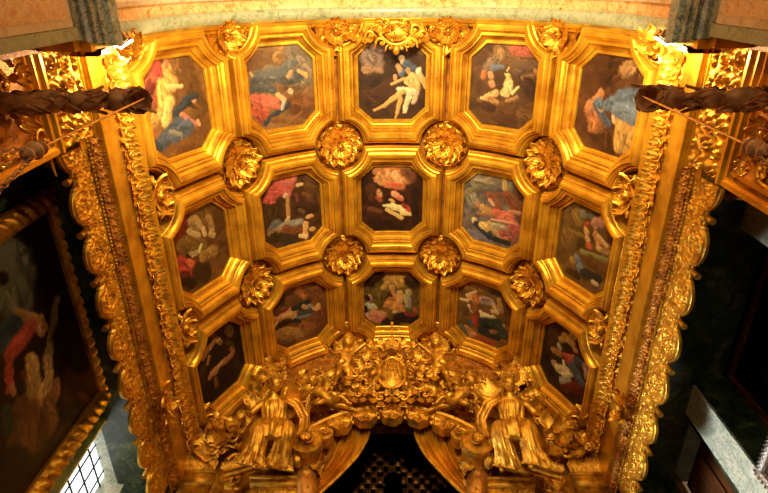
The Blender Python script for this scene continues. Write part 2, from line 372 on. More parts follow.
 'r3c2': ('6c3c0c', '''-242 593 -143 481 144 144 84481c;41 528 175 409 94 108 b8681c;218 509 424 411 108 108 8c4c14;-362 492 -412 365 72 72 3c2410;-520 411 -344 299 95 95 3a2c18;407 146 450 -342 148 148 783c0c;-499 254 -312 248 88 88 7a3c18;-517 -272 35 -478 114 152 946020;-322 -247 -74 -434 76 91 b07424;50 -284 261 -441 113 113 8a4c10;-489 -15 -156 -84 67 75 402008;-442 77 -140 102 74 97 c88038;-140 102 -114 -24 59 67 d89440;-366 82 -179 80 30 30 e0a850;-133 176 12 160 44 52 262c24;32 191 197 211 74 66 2c2e28;102 147 170 85 52 52 c08850;-3 -28 289 -13 67 67 44423c;-45 -89 210 -104 37 37 706c64;-120 -99 -16 -179 45 45 2c2c24;228 143 328 34 30 30 90866c;420 64 434 1 52 52 d8983c;327 14 396 -27 33 33 d89040;-569 136 -482 57 37 52 c07828;-526 2 -568 -35 30 30 e09040;-597 -117 -308 -97 30 30 2c1808'''),
 'r3c3': ('6a4a0c', '''-31 508 206 545 159 159 a8741c;118 475 178 374 159 127 b8801e;-357 552 -480 358 158 95 2a140c;-238 580 -510 326 82 69 341808;356 451 477 358 127 108 42240c;-482 221 -602 233 77 64 5c4410;-303 104 -244 -74 162 162 644c10;-181 272 -91 372 64 64 c88c24;420 146 484 -58 84 97 6a4410;5 286 17 227 58 55 c88440;-47 96 -77 -80 71 78 4a2010;29 130 89 26 58 45 c87838;-32 -45 120 -79 78 78 a86420;-62 -151 182 -219 99 92 d08424;-139 -185 -32 -115 46 59 c87c24;120 -185 243 -288 59 53 c87820;179 133 150 -78 65 71 d89448;344 176 354 124 65 58 b89858;332 1 349 -175 72 65 8c8468;270 67 302 -71 45 45 c0985c;60 -329 152 -381 46 46 d8a050;-485 65 -474 -6 58 52 c88450;-530 69 -501 14 52 52 321808;-519 -125 -429 -204 66 72 a8a088;-397 -136 -337 -211 46 39 c8a860;-400 -350 -186 -398 93 93 c87850;-464 -489 -310 -537 60 74 c06c48;-279 -539 -155 -472 60 60 b05c3c;-553 -300 -524 -411 33 33 d09870;-581 -189 -553 -300 53 40 281c10;152 -472 492 -486 134 134 24161c;306 -393 490 -396 40 33 8a1c1c;487 -235 519 -285 40 40 a84c18;-125 -582 91 -620 101 101 2c1a08;-618 -472 -528 -592 67 67 3c2408'''),
 'r3c4': ('7c4c10', '''-390 534 229 627 106 106 9c6418;127 589 408 625 91 105 5c4a30;422 488 501 86 127 141 6a4010;-494 -22 -478 -289 145 145 6c4410;-95 292 114 330 93 86 b08c74;-98 328 77 353 18 18 8c4c2c;283 432 339 236 57 64 b07c30;-246 447 -410 306 32 42 e8b068;-541 194 -403 195 29 36 f0bc70;-373 279 -303 262 57 57 e0a058;-236 302 -215 253 93 86 c86c20;-361 94 -283 -34 32 29 f0c080;-253 52 -162 6 87 72 8c4c1c;-201 -199 -178 -268 110 110 9c2c10;-177 -37 -134 -137 65 65 7a2c10;171 296 234 192 43 64 d8a060;167 129 256 146 50 50 e0a868;-35 -24 180 -16 58 51 ecc888;179 2 427 -97 51 44 e8c078;-93 31 -47 -105 36 36 e8c488;17 -234 299 -116 147 147 2c3024;-41 -412 327 -409 104 89 262a20;342 -173 467 -305 103 103 3c3c2c;173 -343 245 -331 52 44 905c38;56 -257 129 -265 44 44 14181a;-397 -461 -247 -568 74 74 b87838;-212 -555 -174 -581 60 52 c8803c;-136 -606 233 -609 53 53 a03c14;-504 -455 -388 -617 60 60 5c5c40;-337 -284 -263 -337 44 44 3c5060'''),
 'r3c5': ('34180a', '''-390 374 -302 151 164 205 4a280c;-225 744 41 790 103 95 5c3014;-194 705 -164 666 48 48 8c4c24;61 802 169 831 54 54 6c2c18;-201 373 116 650 73 65 c08424;-130 495 62 464 88 72 c88c28;149 708 163 642 46 54 9c681c;-244 228 -213 188 49 57 b09c78;-332 51 -190 64 75 67 a06424;-378 41 -350 19 38 38 b87830;-480 -211 -346 -413 86 111 1c0c08;14 121 121 175 98 89 c84c1c;-80 117 -35 128 49 49 b83c18;127 373 172 383 48 48 b86c38;340 459 560 498 78 78 6c3414;474 476 506 535 46 46 b87430;-285 -204 -185 -217 68 59 c09058;-178 -254 133 -114 84 93 e0b878;-77 -21 0 -169 37 50 e8c890;-28 -271 99 -179 59 50 f0d09c;207 215 303 204 80 88 3c3e44;154 20 314 -62 105 89 4a4e56;321 -96 473 -139 73 73 54585e;439 224 524 56 86 86 a06c50;454 158 485 123 47 47 c88c68;-47 -428 124 -302 72 72 a89878;21 -524 366 -301 85 127 6a1c10;496 -240 545 -242 80 80 4a100a;581 213 651 113 54 54 301408'''),
}
WALLPAINT = ('2a0f06', '''2852 5245 2852 5245 489 489 100804;2874 5286 2874 5286 391 391 6c6650;3151 5224 3151 5224 291 291 5c563e;2844 5164 2844 5164 76 76 201008;2817 6357 4131 6092 227 324 240c06;3542 5873 4055 5452 63 79 8a6c34;4780 5781 5204 5979 347 382 5c2e12;4057 5763 4557 6017 227 227 2c1008;3388 4904 3418 5278 114 88 24343a;3568 4885 3520 4908 115 115 2a3c3c;3398 5287 3635 5527 55 55 a87828;3615 5496 3720 5528 74 59 b07028;3377 5297 3286 5194 41 41 a06c24;3577 5315 3624 4962 113 113 a83c1c;3625 4874 3974 4724 77 64 a03818;3689 5440 3741 5455 66 66 b87848;3975 4758 4065 4750 39 39 a86838;3916 5134 4313 5041 98 141 a87c34;3928 5186 4085 5169 71 71 c09044;4118 5379 4173 5374 91 91 a87848;4284 5364 4464 5130 76 122 c08c48;3973 4974 4052 4900 68 82 5c2c18;4483 5422 4600 5321 79 95 a0602c;4583 5178 4840 5119 121 152 7c4a20;4252 4804 4529 4563 122 135 5a3418;4445 4938 4792 4676 128 171 6c3c1c;4184 4573 4351 4527 89 102 2c3818;4783 4977 4968 4847 134 89 4c2412;4030 4874 4100 4840 67 67 241c18;5107 5145 5277 5672 95 127 3c1c0c;4702 4445 5065 4641 131 157 2a1008''')

# ------------------------------------------------------------------ the vault
R0, ZC = 3.2, 7.0
ROWY = [1.62, 3.86, 6.12]
CA, CB = R0 * math.radians(18), 1.13

# cross-section of the vault: a round arch that straightens towards the cornices (s = length from the crown)
_ks = np.linspace(0, 5.03, 504)
_kp = np.radians(np.interp(_ks, [0, R0 * math.radians(54), 3.016 + .40, 3.016 + 1.60, 5.03], [0, 54, 61, 69, 73]))
_kx = np.concatenate([[0], np.cumsum((np.cos(_kp[1:]) + np.cos(_kp[:-1])) / 2 * np.diff(_ks))])
_kz = ZC + R0 - np.concatenate([[0], np.cumsum((np.sin(_kp[1:]) + np.sin(_kp[:-1])) / 2 * np.diff(_ks))])


def section(s, h=0.0):
    """x, z of a point at arc length s, raised by h towards the room"""
    q = np.abs(s); g = np.sign(s)
    p = np.interp(q, _ks, _kp)
    return g * (np.interp(q, _ks, _kx) - h * np.sin(p)), np.interp(q, _ks, _kz) - h * np.cos(p)


def vault_top(x):
    return np.interp(np.abs(x), _kx, _kz)



def vault_frame(deg, y, h=0.0):
    a = math.radians(deg)
    return frame(((R0 - h) * math.sin(a), y, ZC + (R0 - h) * math.cos(a)), (math.cos(a), 0, -math.sin(a)), (0, -1, 0))


mb = MB()
aa = np.linspace(-5.02, 5.02, 121); yy = np.linspace(0.45, 7.25, 35)
A, Y = np.meshgrid(aa, yy, indexing='ij')
for h_, dr in ((-.07, 1), (-.25, -1)):
    X_, Z_ = section(A, h_); mb.grid(np.stack([X_, Y, Z_], -1)[:, ::dr])
struct(mb.build('ceiling', M['ground']))


def coffer_loop(f, n_arc=9, n_st=7):
    a = 0.60 + f * (CA - 0.60 - 0.036); b = 0.67 + f * (CB - 0.67 - 0.036)
    rho = 0.80 + (0.475 - 0.80) * f
    dx = math.sqrt(rho ** 2 - (CB - b) ** 2); dy = math.sqrt(rho ** 2 - (CA - a) ** 2)
    x1 = CA - dx; y1 = CB - dy
    p0 = np.array([x1, b]); p1 = np.array([a, y1])
    t0 = math.atan2(p0[1] - CB, p0[0] - CA); t1 = math.atan2(p1[1] - CB, p1[0] - CA)
    if t0 < 0: t0 += 2 * PI
    if t1 < 0: t1 += 2 * PI
    k = np.linspace(0, 1, n_arc)
    ar = np.stack([CA + rho * np.cos(t0 + (t1 - t0) * k), CB + rho * np.sin(t0 + (t1 - t0) * k)], 1)
    st = p0 + (p1 - p0) * k[:, None]
    w = max(0.0, 1 - f * 2.2)
    c = ar * (1 - w) + st * w                    # corner of quadrant ++ from top side to right side
    q = np.linspace(0, 1, n_st)[1:-1, None]
    out = [c]
    c2 = (c * [1, -1])[::-1]; c3 = c * [-1, -1]; c4 = (c * [-1, 1])[::-1]
    out.append(c[-1] + (c2[0] - c[-1]) * q); out.append(c2)
    out.append(c2[-1] + (c3[0] - c2[-1]) * q); out.append(c3)
    out.append(c3[-1] + (c4[0] - c3[-1]) * q); out.append(c4)
    out.append(c4[-1] + (c[0] - c4[-1]) * q)
    return np.vstack(out)


PROF = [(0, 0.0), (0, .035), (.02, .045), (.13, .045), (.13, .02), (.155, .02), (.155, .075), (.20, .082), (.24, .10), (.275, .135), (.29, .16), (.30, .13), (.325, .13), (.325, .19),
        (.345, .20), (.41, .20), (.41, .18), (.43, .18), (.45, .20), (.48, .225), (.53, .242), (.545, .242), (.545, .225), (.565, .225), (.565, .272), (.68, .278), (.69, .278), (.69, .25), (.715, .25),
        (.74, .262), (.79, .25), (.83, .22), (.84, .19), (.84, .165), (.87, .165), (.87, .185), (.93, .175), (.97, .14), (.985, .10), (1.0, .10), (1.0, -.06)]


def coffer_mesh(c):
    L = []
    for f, h in PROF:
        p = coffer_loop(f)
        X, Z = section(p[:, 0] + c * 2 * CA, h)
        L.append(np.stack([X, -p[:, 1], Z], 1))
    return np.array(L)


# local frame of a coffer: origin on the painted surface, x along the arc, -y towards the far end, z = outward (up)
def cof_world(c, y):
    x, z = section(np.array(c * 2 * CA)); a = float(np.interp(abs(c) * 2 * CA, _ks, _kp)) * (1 if c > 0 else -1)
    return np.array([[math.cos(a), 0, math.sin(a), float(x)], [0, 1, 0, y], [-math.sin(a), 0, math.cos(a), float(z)], [0, 0, 0, 1]])
    return np.array([[math.cos(a), 0, math.sin(a), R0 * math.sin(a)], [0, 1, 0, y], [-math.sin(a), 0, math.cos(a), ZC + R0 * math.cos(a)], [0, 0, 0, 1]])


def paint_colors(X, Y, bg, strokes, seed):
    n1 = vnoise(X * 9 + 20, Y * 9 + 20, seed) - .5; n2 = vnoise(X * 9 + 40, Y * 9 + 5, seed + 1) - .5
    n3 = vnoise(X * 30 + 20, Y * 30 + 20, seed + 2) - .5; n4 = vnoise(X * 30 + 7, Y * 30 + 50, seed + 3) - .5
    C = np.zeros(X.shape + (3,)) + lin(bg)
    C *= (1 + .5 * n1 + .25 * n3)[..., None]
    rs = np.random.RandomState(seed + 50); full = []
    for s in strokes:                                # every garment gets its own lighter and darker folds
        if not full:                                 # broken brushwork of the ground
            for j in range(34):
                cx = rs.uniform(X.min(), X.max()); cy = rs.uniform(Y.min(), Y.max()); a = rs.uniform(-.8, .8) + (PI / 2 if rs.rand() < .3 else 0)
                g = rs.choice([.5, .7, 1.3, 1.6]); hx = [min(255, int(int(bg[i:i + 2], 16) * g ** .6)) for i in (0, 2, 4)]
                l = rs.uniform(.05, .28); w = rs.uniform(.02, .10)
                full.append([cx - math.cos(a) * l, cy - math.sin(a) * l, cx + math.cos(a) * l, cy + math.sin(a) * l, w, w * .5, '%02x%02x%02x' % tuple(hx), .5])
        full.append(list(s) + [1.0])
        x0, y0, x1, y1, r0, r1 = s[:6]; r = max(r0, r1)
        if r > .052:
            dx, dy = x1 - x0, y1 - y0; L = math.hypot(dx, dy)
            base_a = math.atan2(dy, dx) if L > .03 else rs.uniform(0, 6)
            for j in range(9):
                t = rs.uniform(0, 1); o = rs.uniform(-.75, .75) * r; a = base_a + rs.normal() * .45
                cx = x0 + dx * t - math.sin(base_a) * o; cy = y0 + dy * t + math.cos(base_a) * o
                l = r * rs.uniform(.4, 1.1); g = rs.choice([.45, .62, 1.35, 1.7])
                hx = [min(255, int(int(s[6][i:i + 2], 16) * g ** .55)) for i in (0, 2, 4)]
                w = r * rs.uniform(.08, .2)
                full.append([cx - math.cos(a) * l / 2, cy - math.sin(a) * l / 2, cx + math.cos(a) * l / 2, cy + math.sin(a) * l / 2, w, w * .4, '%02x%02x%02x' % tuple(hx), .75])
    for k, s in enumerate(full):
        x0, y0, x1, y1, r0, r1 = s[:6]
        col = np.array(lin(s[6]))
        r = max(r0, r1)
        wx = X + (n1 * .5 + n3 * .35) * min(r, .10); wy = Y + (n2 * .5 + n4 * .35) * min(r, .10)
        dx, dy = x1 - x0, y1 - y0; l2 = dx * dx + dy * dy
        t = np.clip(((wx - x0) * dx + (wy - y0) * dy) / l2, 0, 1) if l2 > 1e-8 else np.zeros_like(wx)
        qx = wx - (x0 + t * dx); qy = wy - (y0 + t * dy)
        rr = r0 + (r1 - r0) * t
        d = np.hypot(qx, qy) / rr
        al = np.clip((1.25 - d) / .5, 0, 1); al = al * al * (3 - 2 * al) * s[7]
        sh = 1.0 + .38 * np.clip((-qx * .6 + qy * .8) / rr, -1, 1)
        if r > .05:
            l = math.sqrt(l2) + 1e-6
            cr = (qx * -dy + qy * dx) / l if l2 > 1e-6 else qx
            sh = sh + .10 * np.sin(cr / r * 7 + 5 * n1 + k) + .3 * n3
        cc = col * sh[..., None]
        C = C * (1 - al[..., None]) + cc * al[..., None]
    C = C * (1 + .18 * (vnoise(X * 60 + 9, Y * 60 + 9, seed + 5) - .5))[..., None]
    g = C.mean(-1, keepdims=True); C = g + (C - g) * .88
    return C


ILLUM = np.array([1.0, 0.90, 0.84])
PGAIN = 0.68


def to_albedo(C):
    return np.clip(C / ILLUM * PGAIN, 0.002, 0.85)


def to_local(G, c):
    W = np.linalg.inv(cof_world(c, 0.0))
    return G @ W[:3, :3].T + W[:3, 3]


def painting_mesh(key, c):
    bg, data = PAINT[key]
    st = []
    for q in data.split(';'):
        p = q.split(' '); st.append([float(v) / 1000 for v in p[:6]] + [p[6]])
    u = np.linspace(-.66, .66, 112); v = np.linspace(-.73, .73, 124)
    U, V = np.meshgrid(u, v, indexing='ij')
    # squeeze the grid into the octagon of the moulding's inner edge
    k = np.clip((np.abs(U) + np.abs(V) - 1.10) / 2, 0, None)
    U2 = U - np.sign(U) * k; V2 = V - np.sign(V) * k
    C = paint_colors(U2, V2, bg, st, hash_key(key))
    m = MB(); X, Z = section(U2 + c * 2 * CA, -.004)
    m.grid(to_local(np.stack([X, -V2, Z], -1), c)[:, ::-1])
    return m, to_albedo(C)[:, ::-1].reshape(-1, 3)


def hash_key(k):
    return int(k[1]) * 17 + int(k[3]) * 5


COF_LABEL = {
    'r1c1': 'octagonal gilt coffer painting of blue-cloaked woman kneeling before yellow-robed angel, beside left lamp bracket',
    'r1c2': 'octagonal gilt coffer painting of grey-cloaked figure bending over child on pink cloth',
    'r1c3': 'octagonal gilt coffer painting of seated mother holding the pale dead body of a man',
    'r1c4': 'octagonal gilt coffer painting of cream-robed woman crowned among clouds below a red cloak',
    'r1c5': 'octagonal gilt coffer painting of blue-robed woman leaning over a desk beside right lamp bracket',
    'r2c1': 'octagonal gilt coffer painting with winged cream figure above red-robed figure, left edge of middle row',
    'r2c2': 'octagonal gilt coffer painting with large pink cloak over figures laying a body down',
    'r2c3': 'octagonal gilt coffer painting of glowing infant on cream cloth, centre of the vault',
    'r2c4': 'octagonal gilt coffer painting of two reclining figures in pink and cream under a grey sky',
    'r2c5': 'octagonal gilt coffer painting of pink-robed figure above kneeling group, right edge of middle row',
    'r3c1': 'octagonal gilt coffer painting of dim bare figures diagonal on black, left end of far row',
    'r3c2': 'octagonal gilt coffer painting of one standing figure in dark cloak floating in brown clouds',
    'r3c3': 'octagonal gilt coffer painting of seated family with pink-skirted woman, directly above the small cross',
    'r3c4': 'octagonal gilt coffer painting of orange-robed man with cream arms above dark blue cloak',
    'r3c5': 'octagonal gilt coffer painting of crowd with red and white robes, right end of far row',
}
base = {}
for r in range(3):
    for c in range(5):
        key = 'r%dc%d' % (r + 1, c + 1)
        W = cof_world(c - 2, ROWY[r])
        root = empty('painted_coffer', W)
        tag(root, COF_LABEL[key], 'ceiling painting', 'painted coffers of the vault')
        if c not in base:
            m = MB(); m.grid(to_local(coffer_mesh(c - 2), c - 2), cv=True)
            base[c] = m.build('moulding', M['frame'], root, smooth=25)
        else:
            o = base[c].copy(); COL.objects.link(o); o.parent = root
        m, colr = painting_mesh(key, c - 2)
        m.build('painting', M['paint'], root, smooth=60, color=colr)

# ------------------------------------------------------------------ rosettes
def rosette(seed):
    rs = random.Random(seed)
    root = empty('rosette')
    m = MB()
    m.lathe([(0.001, .02), (.36, .0), (.38, -.02), (.38, -.05), (0.001, -.03)], 28)
    m.lathe([(.37, -.03), (.405, .0), (.42, .015), (.405, .03), (.385, .02), (.37, -.03)], 32)
    m.build('backing_disc', M['carve'], root)
    m = MB()
    for k in range(13):
        a = k * 2 * PI / 13 + rs.uniform(-.06, .06)
        m.leaf(.30 * rs.uniform(.9, 1.1), .10, RO(a, 'Z') @ TR(0, .12, .07), curl=rs.uniform(.7, 1.3), lift=.15, lobes=3, crease=.4)
    for k in range(13):
        a = (k + .5) * 2 * PI / 13
        m.leaf(.27, .08, RO(a, 'Z') @ TR(0, .14, .02), curl=.4, lift=.10, lobes=3, crease=.4)
    m.build('outer_leaves', M['carve'], root)
    m = MB()
    for k in range(12):
        a = k * 2 * PI / 12 + rs.uniform(-.1, .1)
        m.leaf(.24, .075, RO(a, 'Z') @ TR(0, .06, .13), curl=1.2, lift=.35, lobes=2, crease=.4)
    for k in range(7):
        a = (k + .3) * 2 * PI / 7
        m.leaf(.12, .045, RO(a, 'Z') @ TR(0, .02, .14), curl=1.6, lift=.8, lobes=1, crease=.4)
    m.build('inner_leaves', M['carve'], root)
    m = MB()
    m.sphere(TR(0, 0, .17) @ SC(.05, .05, .05), 10, 7)
    for k in range(7):
        a = k * 2 * PI / 7; m.sphere(TR(.045 * math.cos(a), .045 * math.sin(a), .18) @ SC(.018), 6, 5)
    m.build('boss', M['carve'], root)
    return root


protos = [rosette(1), rosette(5), rosette(9)]
spots = []
where = ['outer left', 'inner left', 'inner right', 'outer right']
for ri, y in enumerate((2.72, 4.98)):
    for ci, d in enumerate((-54, -18, 18, 54)):
        spots.append((d, y, 0, '%s gilded leaf rosette in the %s row of rosettes' % (where[ci], ('bright upper', 'lower')[ri])))
spots += [(-54, .74, 0, 'gilded leaf rosette half hidden under marble arch, far left of top edge'),
          (-18, .76, 0, 'gilded leaf rosette under marble arch just left of the centre cartouche'),
          (18, .76, 0, 'gilded leaf rosette under marble arch just right of the centre cartouche'),
          (54, .74, 0, 'gilded leaf rosette half hidden under marble arch, far right of top edge'),
          (-54, 7.0, 0, 'gilded leaf rosette behind the left winged cherub head of the altarpiece'),
          (-18, 7.02, 0, 'gilded leaf rosette behind the left cherub holding the crest'),
          (18, 7.02, 0, 'gilded leaf rosette behind the right cherub holding the crest'),
          (54, 7.0, 0, 'gilded leaf rosette behind the right winged cherub head of the altarpiece')]
used = set()
rr_ = random.Random(3)
for k, (d, y, h, lab) in enumerate(spots):
    pi = k % 3
    if pi in used: o = copy_tree(protos[pi])
    else: o = protos[pi]; used.add(pi)
    F = vault_frame(d, y, .0) @ RO(rr_.uniform(0, 6), 'Z')
    o.matrix_world = Matrix(F.tolist())
    tag(o, lab, 'rosette', 'carved rosettes between the coffers')

# leafy half rosettes growing out of the cornice at the springing of the vault
def spray(m, w, h, n, seed, size=.2, T=None, sc=.35, fan=False, depth=.08):
    rs = random.Random(seed); T = np.eye(4) if T is None else T
    for k in range(n):
        x = rs.uniform(-w, w); y = rs.uniform(-h, h)
        a = rs.uniform(0, 2 * PI) if not fan else math.atan2(-x, y) + rs.uniform(-.5, .5)
        s = size * rs.uniform(.6, 1.2)
        Q = T @ TR(x, y, rs.uniform(0, depth)) @ RO(a, 'Z')
        if rs.random() < sc:
            m.scroll(s * .42, rs.uniform(1.2, 1.9), .26, Q, stem=rs.choice((0, 1.2)), flip=rs.choice((-1, 1)), n=6, seg=16)
        else:
            m.leaf(s, s * .34, Q, curl=rs.uniform(.6, 2.0), lift=rs.uniform(.1, .6), lobes=rs.choice((2, 3)), crease=.35, nv=8, nu=6)


def spring_proto(seed):
    root = empty('springing_ornament')
    m = MB(); rs = random.Random(seed)
    for k in range(9):
        a = (k - 4) * .33
        m.leaf(.36, .09, RO(a, 'Z') @ TR(0, .02, .04), curl=1.2, lift=.3, lobes=3, crease=.4)
    for k in range(6):
        a = (k - 2.5) * .4
        m.leaf(.22, .07, RO(a, 'Z') @ TR(0, .02, .12), curl=1.8, lift=.6, lobes=2, crease=.4)
    m.build('leaf_fan', M['carve'], root)
    m = MB()
    m.scroll(.13, 1.7, .26, TR(-.2, .0, .05), stem=1.4, flip=1)
    m.scroll(.13, 1.7, .26, TR(.2, .0, .05), stem=1.4, flip=-1)
    m.build('volutes', M['carve'], root)
    m = MB(); m.sphere(TR(0, .02, .14) @ SC(.07, .07, .06)); spray(m, .25, .1, 8, seed, .16)
    m.build('boss', M['carve'], root)
    return root


sp0 = spring_proto(2)
first = True
for sx, side in ((-1, 'left'), (1, 'right')):
    for k, y in enumerate((2.68, 4.85, 6.75)):
        o = sp0 if first else copy_tree(sp0); first = False
        F = frame((sx * 3.33, y, 7.12), (0, 1 * -sx, 0), (0, 0, 1))
        F = F @ RO(-.3, 'X') @ SC(1.1)
        o.matrix_world = Matrix(F.tolist())
        tag(o, 'gilded leaf fan rising from the %s cornice, %s' % (side, ('nearest the marble arch', 'midway along it', 'at the altarpiece corner')[k]),
            'carved ornament', 'leaf fans along the vault springing')

# ------------------------------------------------------------------ marble arch over the viewer and its piers
def arch_loop(r, z_low, n=48):
    a = np.linspace(-PI / 2, PI / 2, n)
    P = [(-r, z_low)] + [(r * math.sin(t), ZC + r * math.cos(t)) for t in a] + [(r, z_low)]
    return np.array(P)


def arch_band(name, prof, m, z_low=6.12, parent=None):
    """prof: list of (y, r) swept along the arch"""
    mb = MB(); G = []
    for y, r in prof:
        p = arch_loop(r, z_low); G.append(np.stack([p[:, 0], np.full(len(p), y), p[:, 1]], 1))
    mb.grid(np.array(G))
    return mb.build(name, m, parent, smooth=35)


struct(arch_band('trim_1', [(.40, 3.4), (.40, 2.99), (.43, 2.965), (.48, 2.96), (.53, 2.975), (.56, 3.0), (.575, 3.02), (.575, 3.4)], M['marble_strip']))
struct(arch_band('trim_2', [(-2.5, 3.5), (-2.5, 3.0), (.20, 3.0), (.24, 3.02), (.40, 3.02), (.40, 3.5)], M['marble_orange']))
struct(arch_band('trim_3', [(.16, 3.1), (.16, 2.975), (.20, 2.96), (.25, 2.975), (.25, 3.1)], M['marble_cream']))
struct(arch_band('trim_4', [(.575, 3.4), (.575, 3.03), (.60, 3.0), (.635, 3.01), (.65, 3.05), (.69, 3.06), (.71, 3.1), (.71, 3.4)], M['frame']))

for sx, side in ((-1, 'left'), (1, 'right')):
    T = np.diag([sx, 1, 1, 1.0])
    root = empty('arch_pier'); tag(root, None, None, None, 'structure')
    root.name = 'pillar_' + side
    m = MB(); m.T = T
    m.box(3.0, 5.2, -2.5, .50, -1.6, 5.70); m.build('shaft', M['marble_grey'], root)
    m = MB(); m.T = T
    m.box(2.985, 3.05, .385, .495, -1.6, 5.62); m.build('green_border', M['marble_green'] if False else M['marble_strip'], root)
    m = MB(); m.T = T
    m.box(2.975, 3.05, -.9, .375, -1.6, 5.53); m.build('cream_border', M['marble_cream'], root)
    m = MB(); m.T = T
    m.box(2.965, 3.05, -.8, .30, -1.5, 5.44); m.build('orange_inlay', M['marble_orange'], root)
    m = MB(); m.T = T
    lay = [(5.62, 2.99, .51), (5.68, 2.975, .515), (5.70, 2.94, .525), (5.74, 2.915, .535), (5.76, 2.915, .535), (5.765, 2.88, .545), (5.84, 2.865, .55), (5.845, 2.84, .565),
           (5.90, 2.83, .57), (5.93, 2.80, .585), (5.945, 2.78, .59), (6.0, 2.775, .60), (6.10, 2.775, .60), (6.10, 3.3, .60)]
    G = []
    for z, x, y in lay:
        G.append([(5.2, y, z), (4.0, y, z), (x + .02, y, z), (x + .02, -1.0, z), (x, -2.5, z)])
    m.grid(np.array(G)); m.box(2.8, 5.2, -2.5, .59, 6.05, 6.12)
    m.build('cornice', M['marble_grey'], root, smooth=20)
    # gilded strip of wall between pier and vault
    m = MB(); m.T = T
    m.box(2.95, 3.42, .50, .62, 5.72, 5.80); m.box(3.05, 3.45, .50, .60, 5.60, 5.72);  m.box(3.02, 4.6, .5, .62, 5.8, 6.9)
    o = m.build('trim_%d' % (5 if sx < 0 else 6), M['frame']); struct(o)
    m = MB(); m.T = T; m.box(3.4, 4.6, .5, .61, 1.0, 5.8); struct(m.build('trim_%d' % (11 if sx < 0 else 12), M['ground']))
    # floodlight standing on the tip of the pier cornice
    root = empty('floodlight', TR(sx * 2.86, .56, 6.13))
    tag(root, 'small bright tube floodlight standing on the %s grey marble cornice tip' % side, 'floodlight')
    m = MB(); m.box(-.10, .10, -.05, .03, 0, .03); m.box(-.02, .02, -.02, .0, .03, .10); m.build('base', M['brass'], root)
    m = MB(); m.tube([(-.1, .0, .13), (.1, .0, .13)], .045, 10); m.build('housing', M['brass'], root)
    m = MB(); m.tube([(-.085, .04, .125), (.085, .04, .125)], .018, 8); m.build('tube', M['lamp'], root)
    root.rotation_euler = (0, 0, sx * .5)
    # pale leaf finial at the corner above the floodlight
    m = MB(); spray(m, .13, .10, 10, 31 + sx, .20, frame((sx * 2.93, .72, 6.62), (1, 0, 0), (0, -.7, .7)), fan=True)
    tag(m.build('leaf_finial', M['carve']), 'pale gilt leaf spray curling around the %s floodlight' % side, 'carved ornament')

# ------------------------------------------------------------------ gilded cornices along the springing
def carved_strip(name, p0, p1, y0, y1, hgt, cell, m, sx, parent, seed=0, du=.022, mode='scroll'):
    """a carved band between profile points p0, p1 (x,z) running from y0 to y1"""
    L = math.hypot(p1[0] - p0[0], p1[1] - p0[1])
    nu = int((y1 - y0) / du) + 1; nv = max(6, int(L / du) + 1)
    u = np.linspace(y0, y1, nu); v = np.linspace(0, 1, nv)
    U, V = np.meshgrid(u, v, indexing='ij')
    if mode == 'scroll': h = relief(U, V * L + 100 * seed, cell, seed)
    elif mode == 'leaf':
        ph = (U / cell) % 1.0; hw = np.abs(ph - .5) * 2
        tip = 1 - (np.abs(V - .5) * 2) ** 3
        h = np.clip(1.1 - hw * (0.7 + .6 * V), 0, 1) * (.55 + .45 * np.cos((ph - .5) * 22 * (1.2 - V) + 9 * V)) * tip
        h = np.maximum(h, .6 * relief(U, V * L, cell * .8, seed))
    elif mode == 'bead':
        h = np.clip(1 - ((U / cell % 1 - .5) ** 2 * 5 + (V - .5) ** 2 * 5), 0, 1) ** .5
    elif mode == 'rope':
        h = (.5 + .5 * np.cos(2 * PI * (U / cell + V * .8))) ** .7 * np.sqrt(np.clip(1 - (2 * V - 1) ** 2, 0, 1)) + .5 * np.sqrt(np.clip(1 - (2 * V - 1) ** 2, 0, 1))
    edge = np.clip(np.minimum(V, 1 - V) * 8, 0, 1)
    h = h * hgt * edge
    d = np.array([p1[0] - p0[0], p1[1] - p0[1]]) / L
    nrm = np.array([-abs(d[1]), -abs(d[0])]); nrm /= np.linalg.norm(nrm)
    X = p0[0] + (p1[0] - p0[0]) * V + nrm[0] * h; Z = p0[1] + (p1[1] - p0[1]) * V + nrm[1] * h
    G = np.stack([sx * X, U, Z], -1)
    if sx > 0: G = G[::-1]
    mb = MB(); mb.grid(G)
    if mode == 'leaf':                              # undercut leaves standing off the band
        rs = random.Random(seed); k = 0; y = y0 + .03
        while y < y1 - .05:
            for sd in (-1, 1):
                q = .5 + sd * rs.uniform(.02, .2)
                o = (sx * (p0[0] + (p1[0] - p0[0]) * q + nrm[0] * .012), y + rs.uniform(-.02, .02), p0[1] + (p1[1] - p0[1]) * q + nrm[1] * .012)
                F = frame(o, (0, 1, 0), (sx * d[0] * sd, rs.uniform(-.7, .7), d[1] * sd))
                if F[:3, 2] @ np.array([sx * nrm[0], 0, nrm[1]]) < 0: F = F @ RO(PI, 'Y')
                mb.leaf(L * rs.uniform(.40, .62), L * .15, F, curl=rs.uniform(.5, 1.7), lift=rs.uniform(.1, .4), lobes=2, crease=.45, nv=7, nu=5)
            if k % 2 == 0:
                F = frame((sx * (p0[0] + p1[0]) / 2 + sx * nrm[0] * .03, y + cell * .25, (p0[1] + p1[1]) / 2 + nrm[1] * .03), (0, 1, 0), (sx * d[0], 0, d[1]))
                if F[:3, 2] @ np.array([sx * nrm[0], 0, nrm[1]]) < 0: F = F @ RO(PI, 'Y')
                mb.scroll(L * .17, 1.3, .3, F, n=5, seg=12, stem=1.0, flip=rs.choice((-1, 1)))
            y += cell * .5; k += 1
    return mb.build(name, m, parent, smooth=60)


def prof_sweep(name, prof, y0, y1, sx, m, parent, smooth=30):
    mb = MB()
    G = np.array([[(sx * x, y, z) for x, z in prof] for y in (np.linspace(y0, y1, 3))])
    if sx > 0: G = G[::-1]
    mb.grid(G)
    return mb.build(name, m, parent, smooth=smooth)


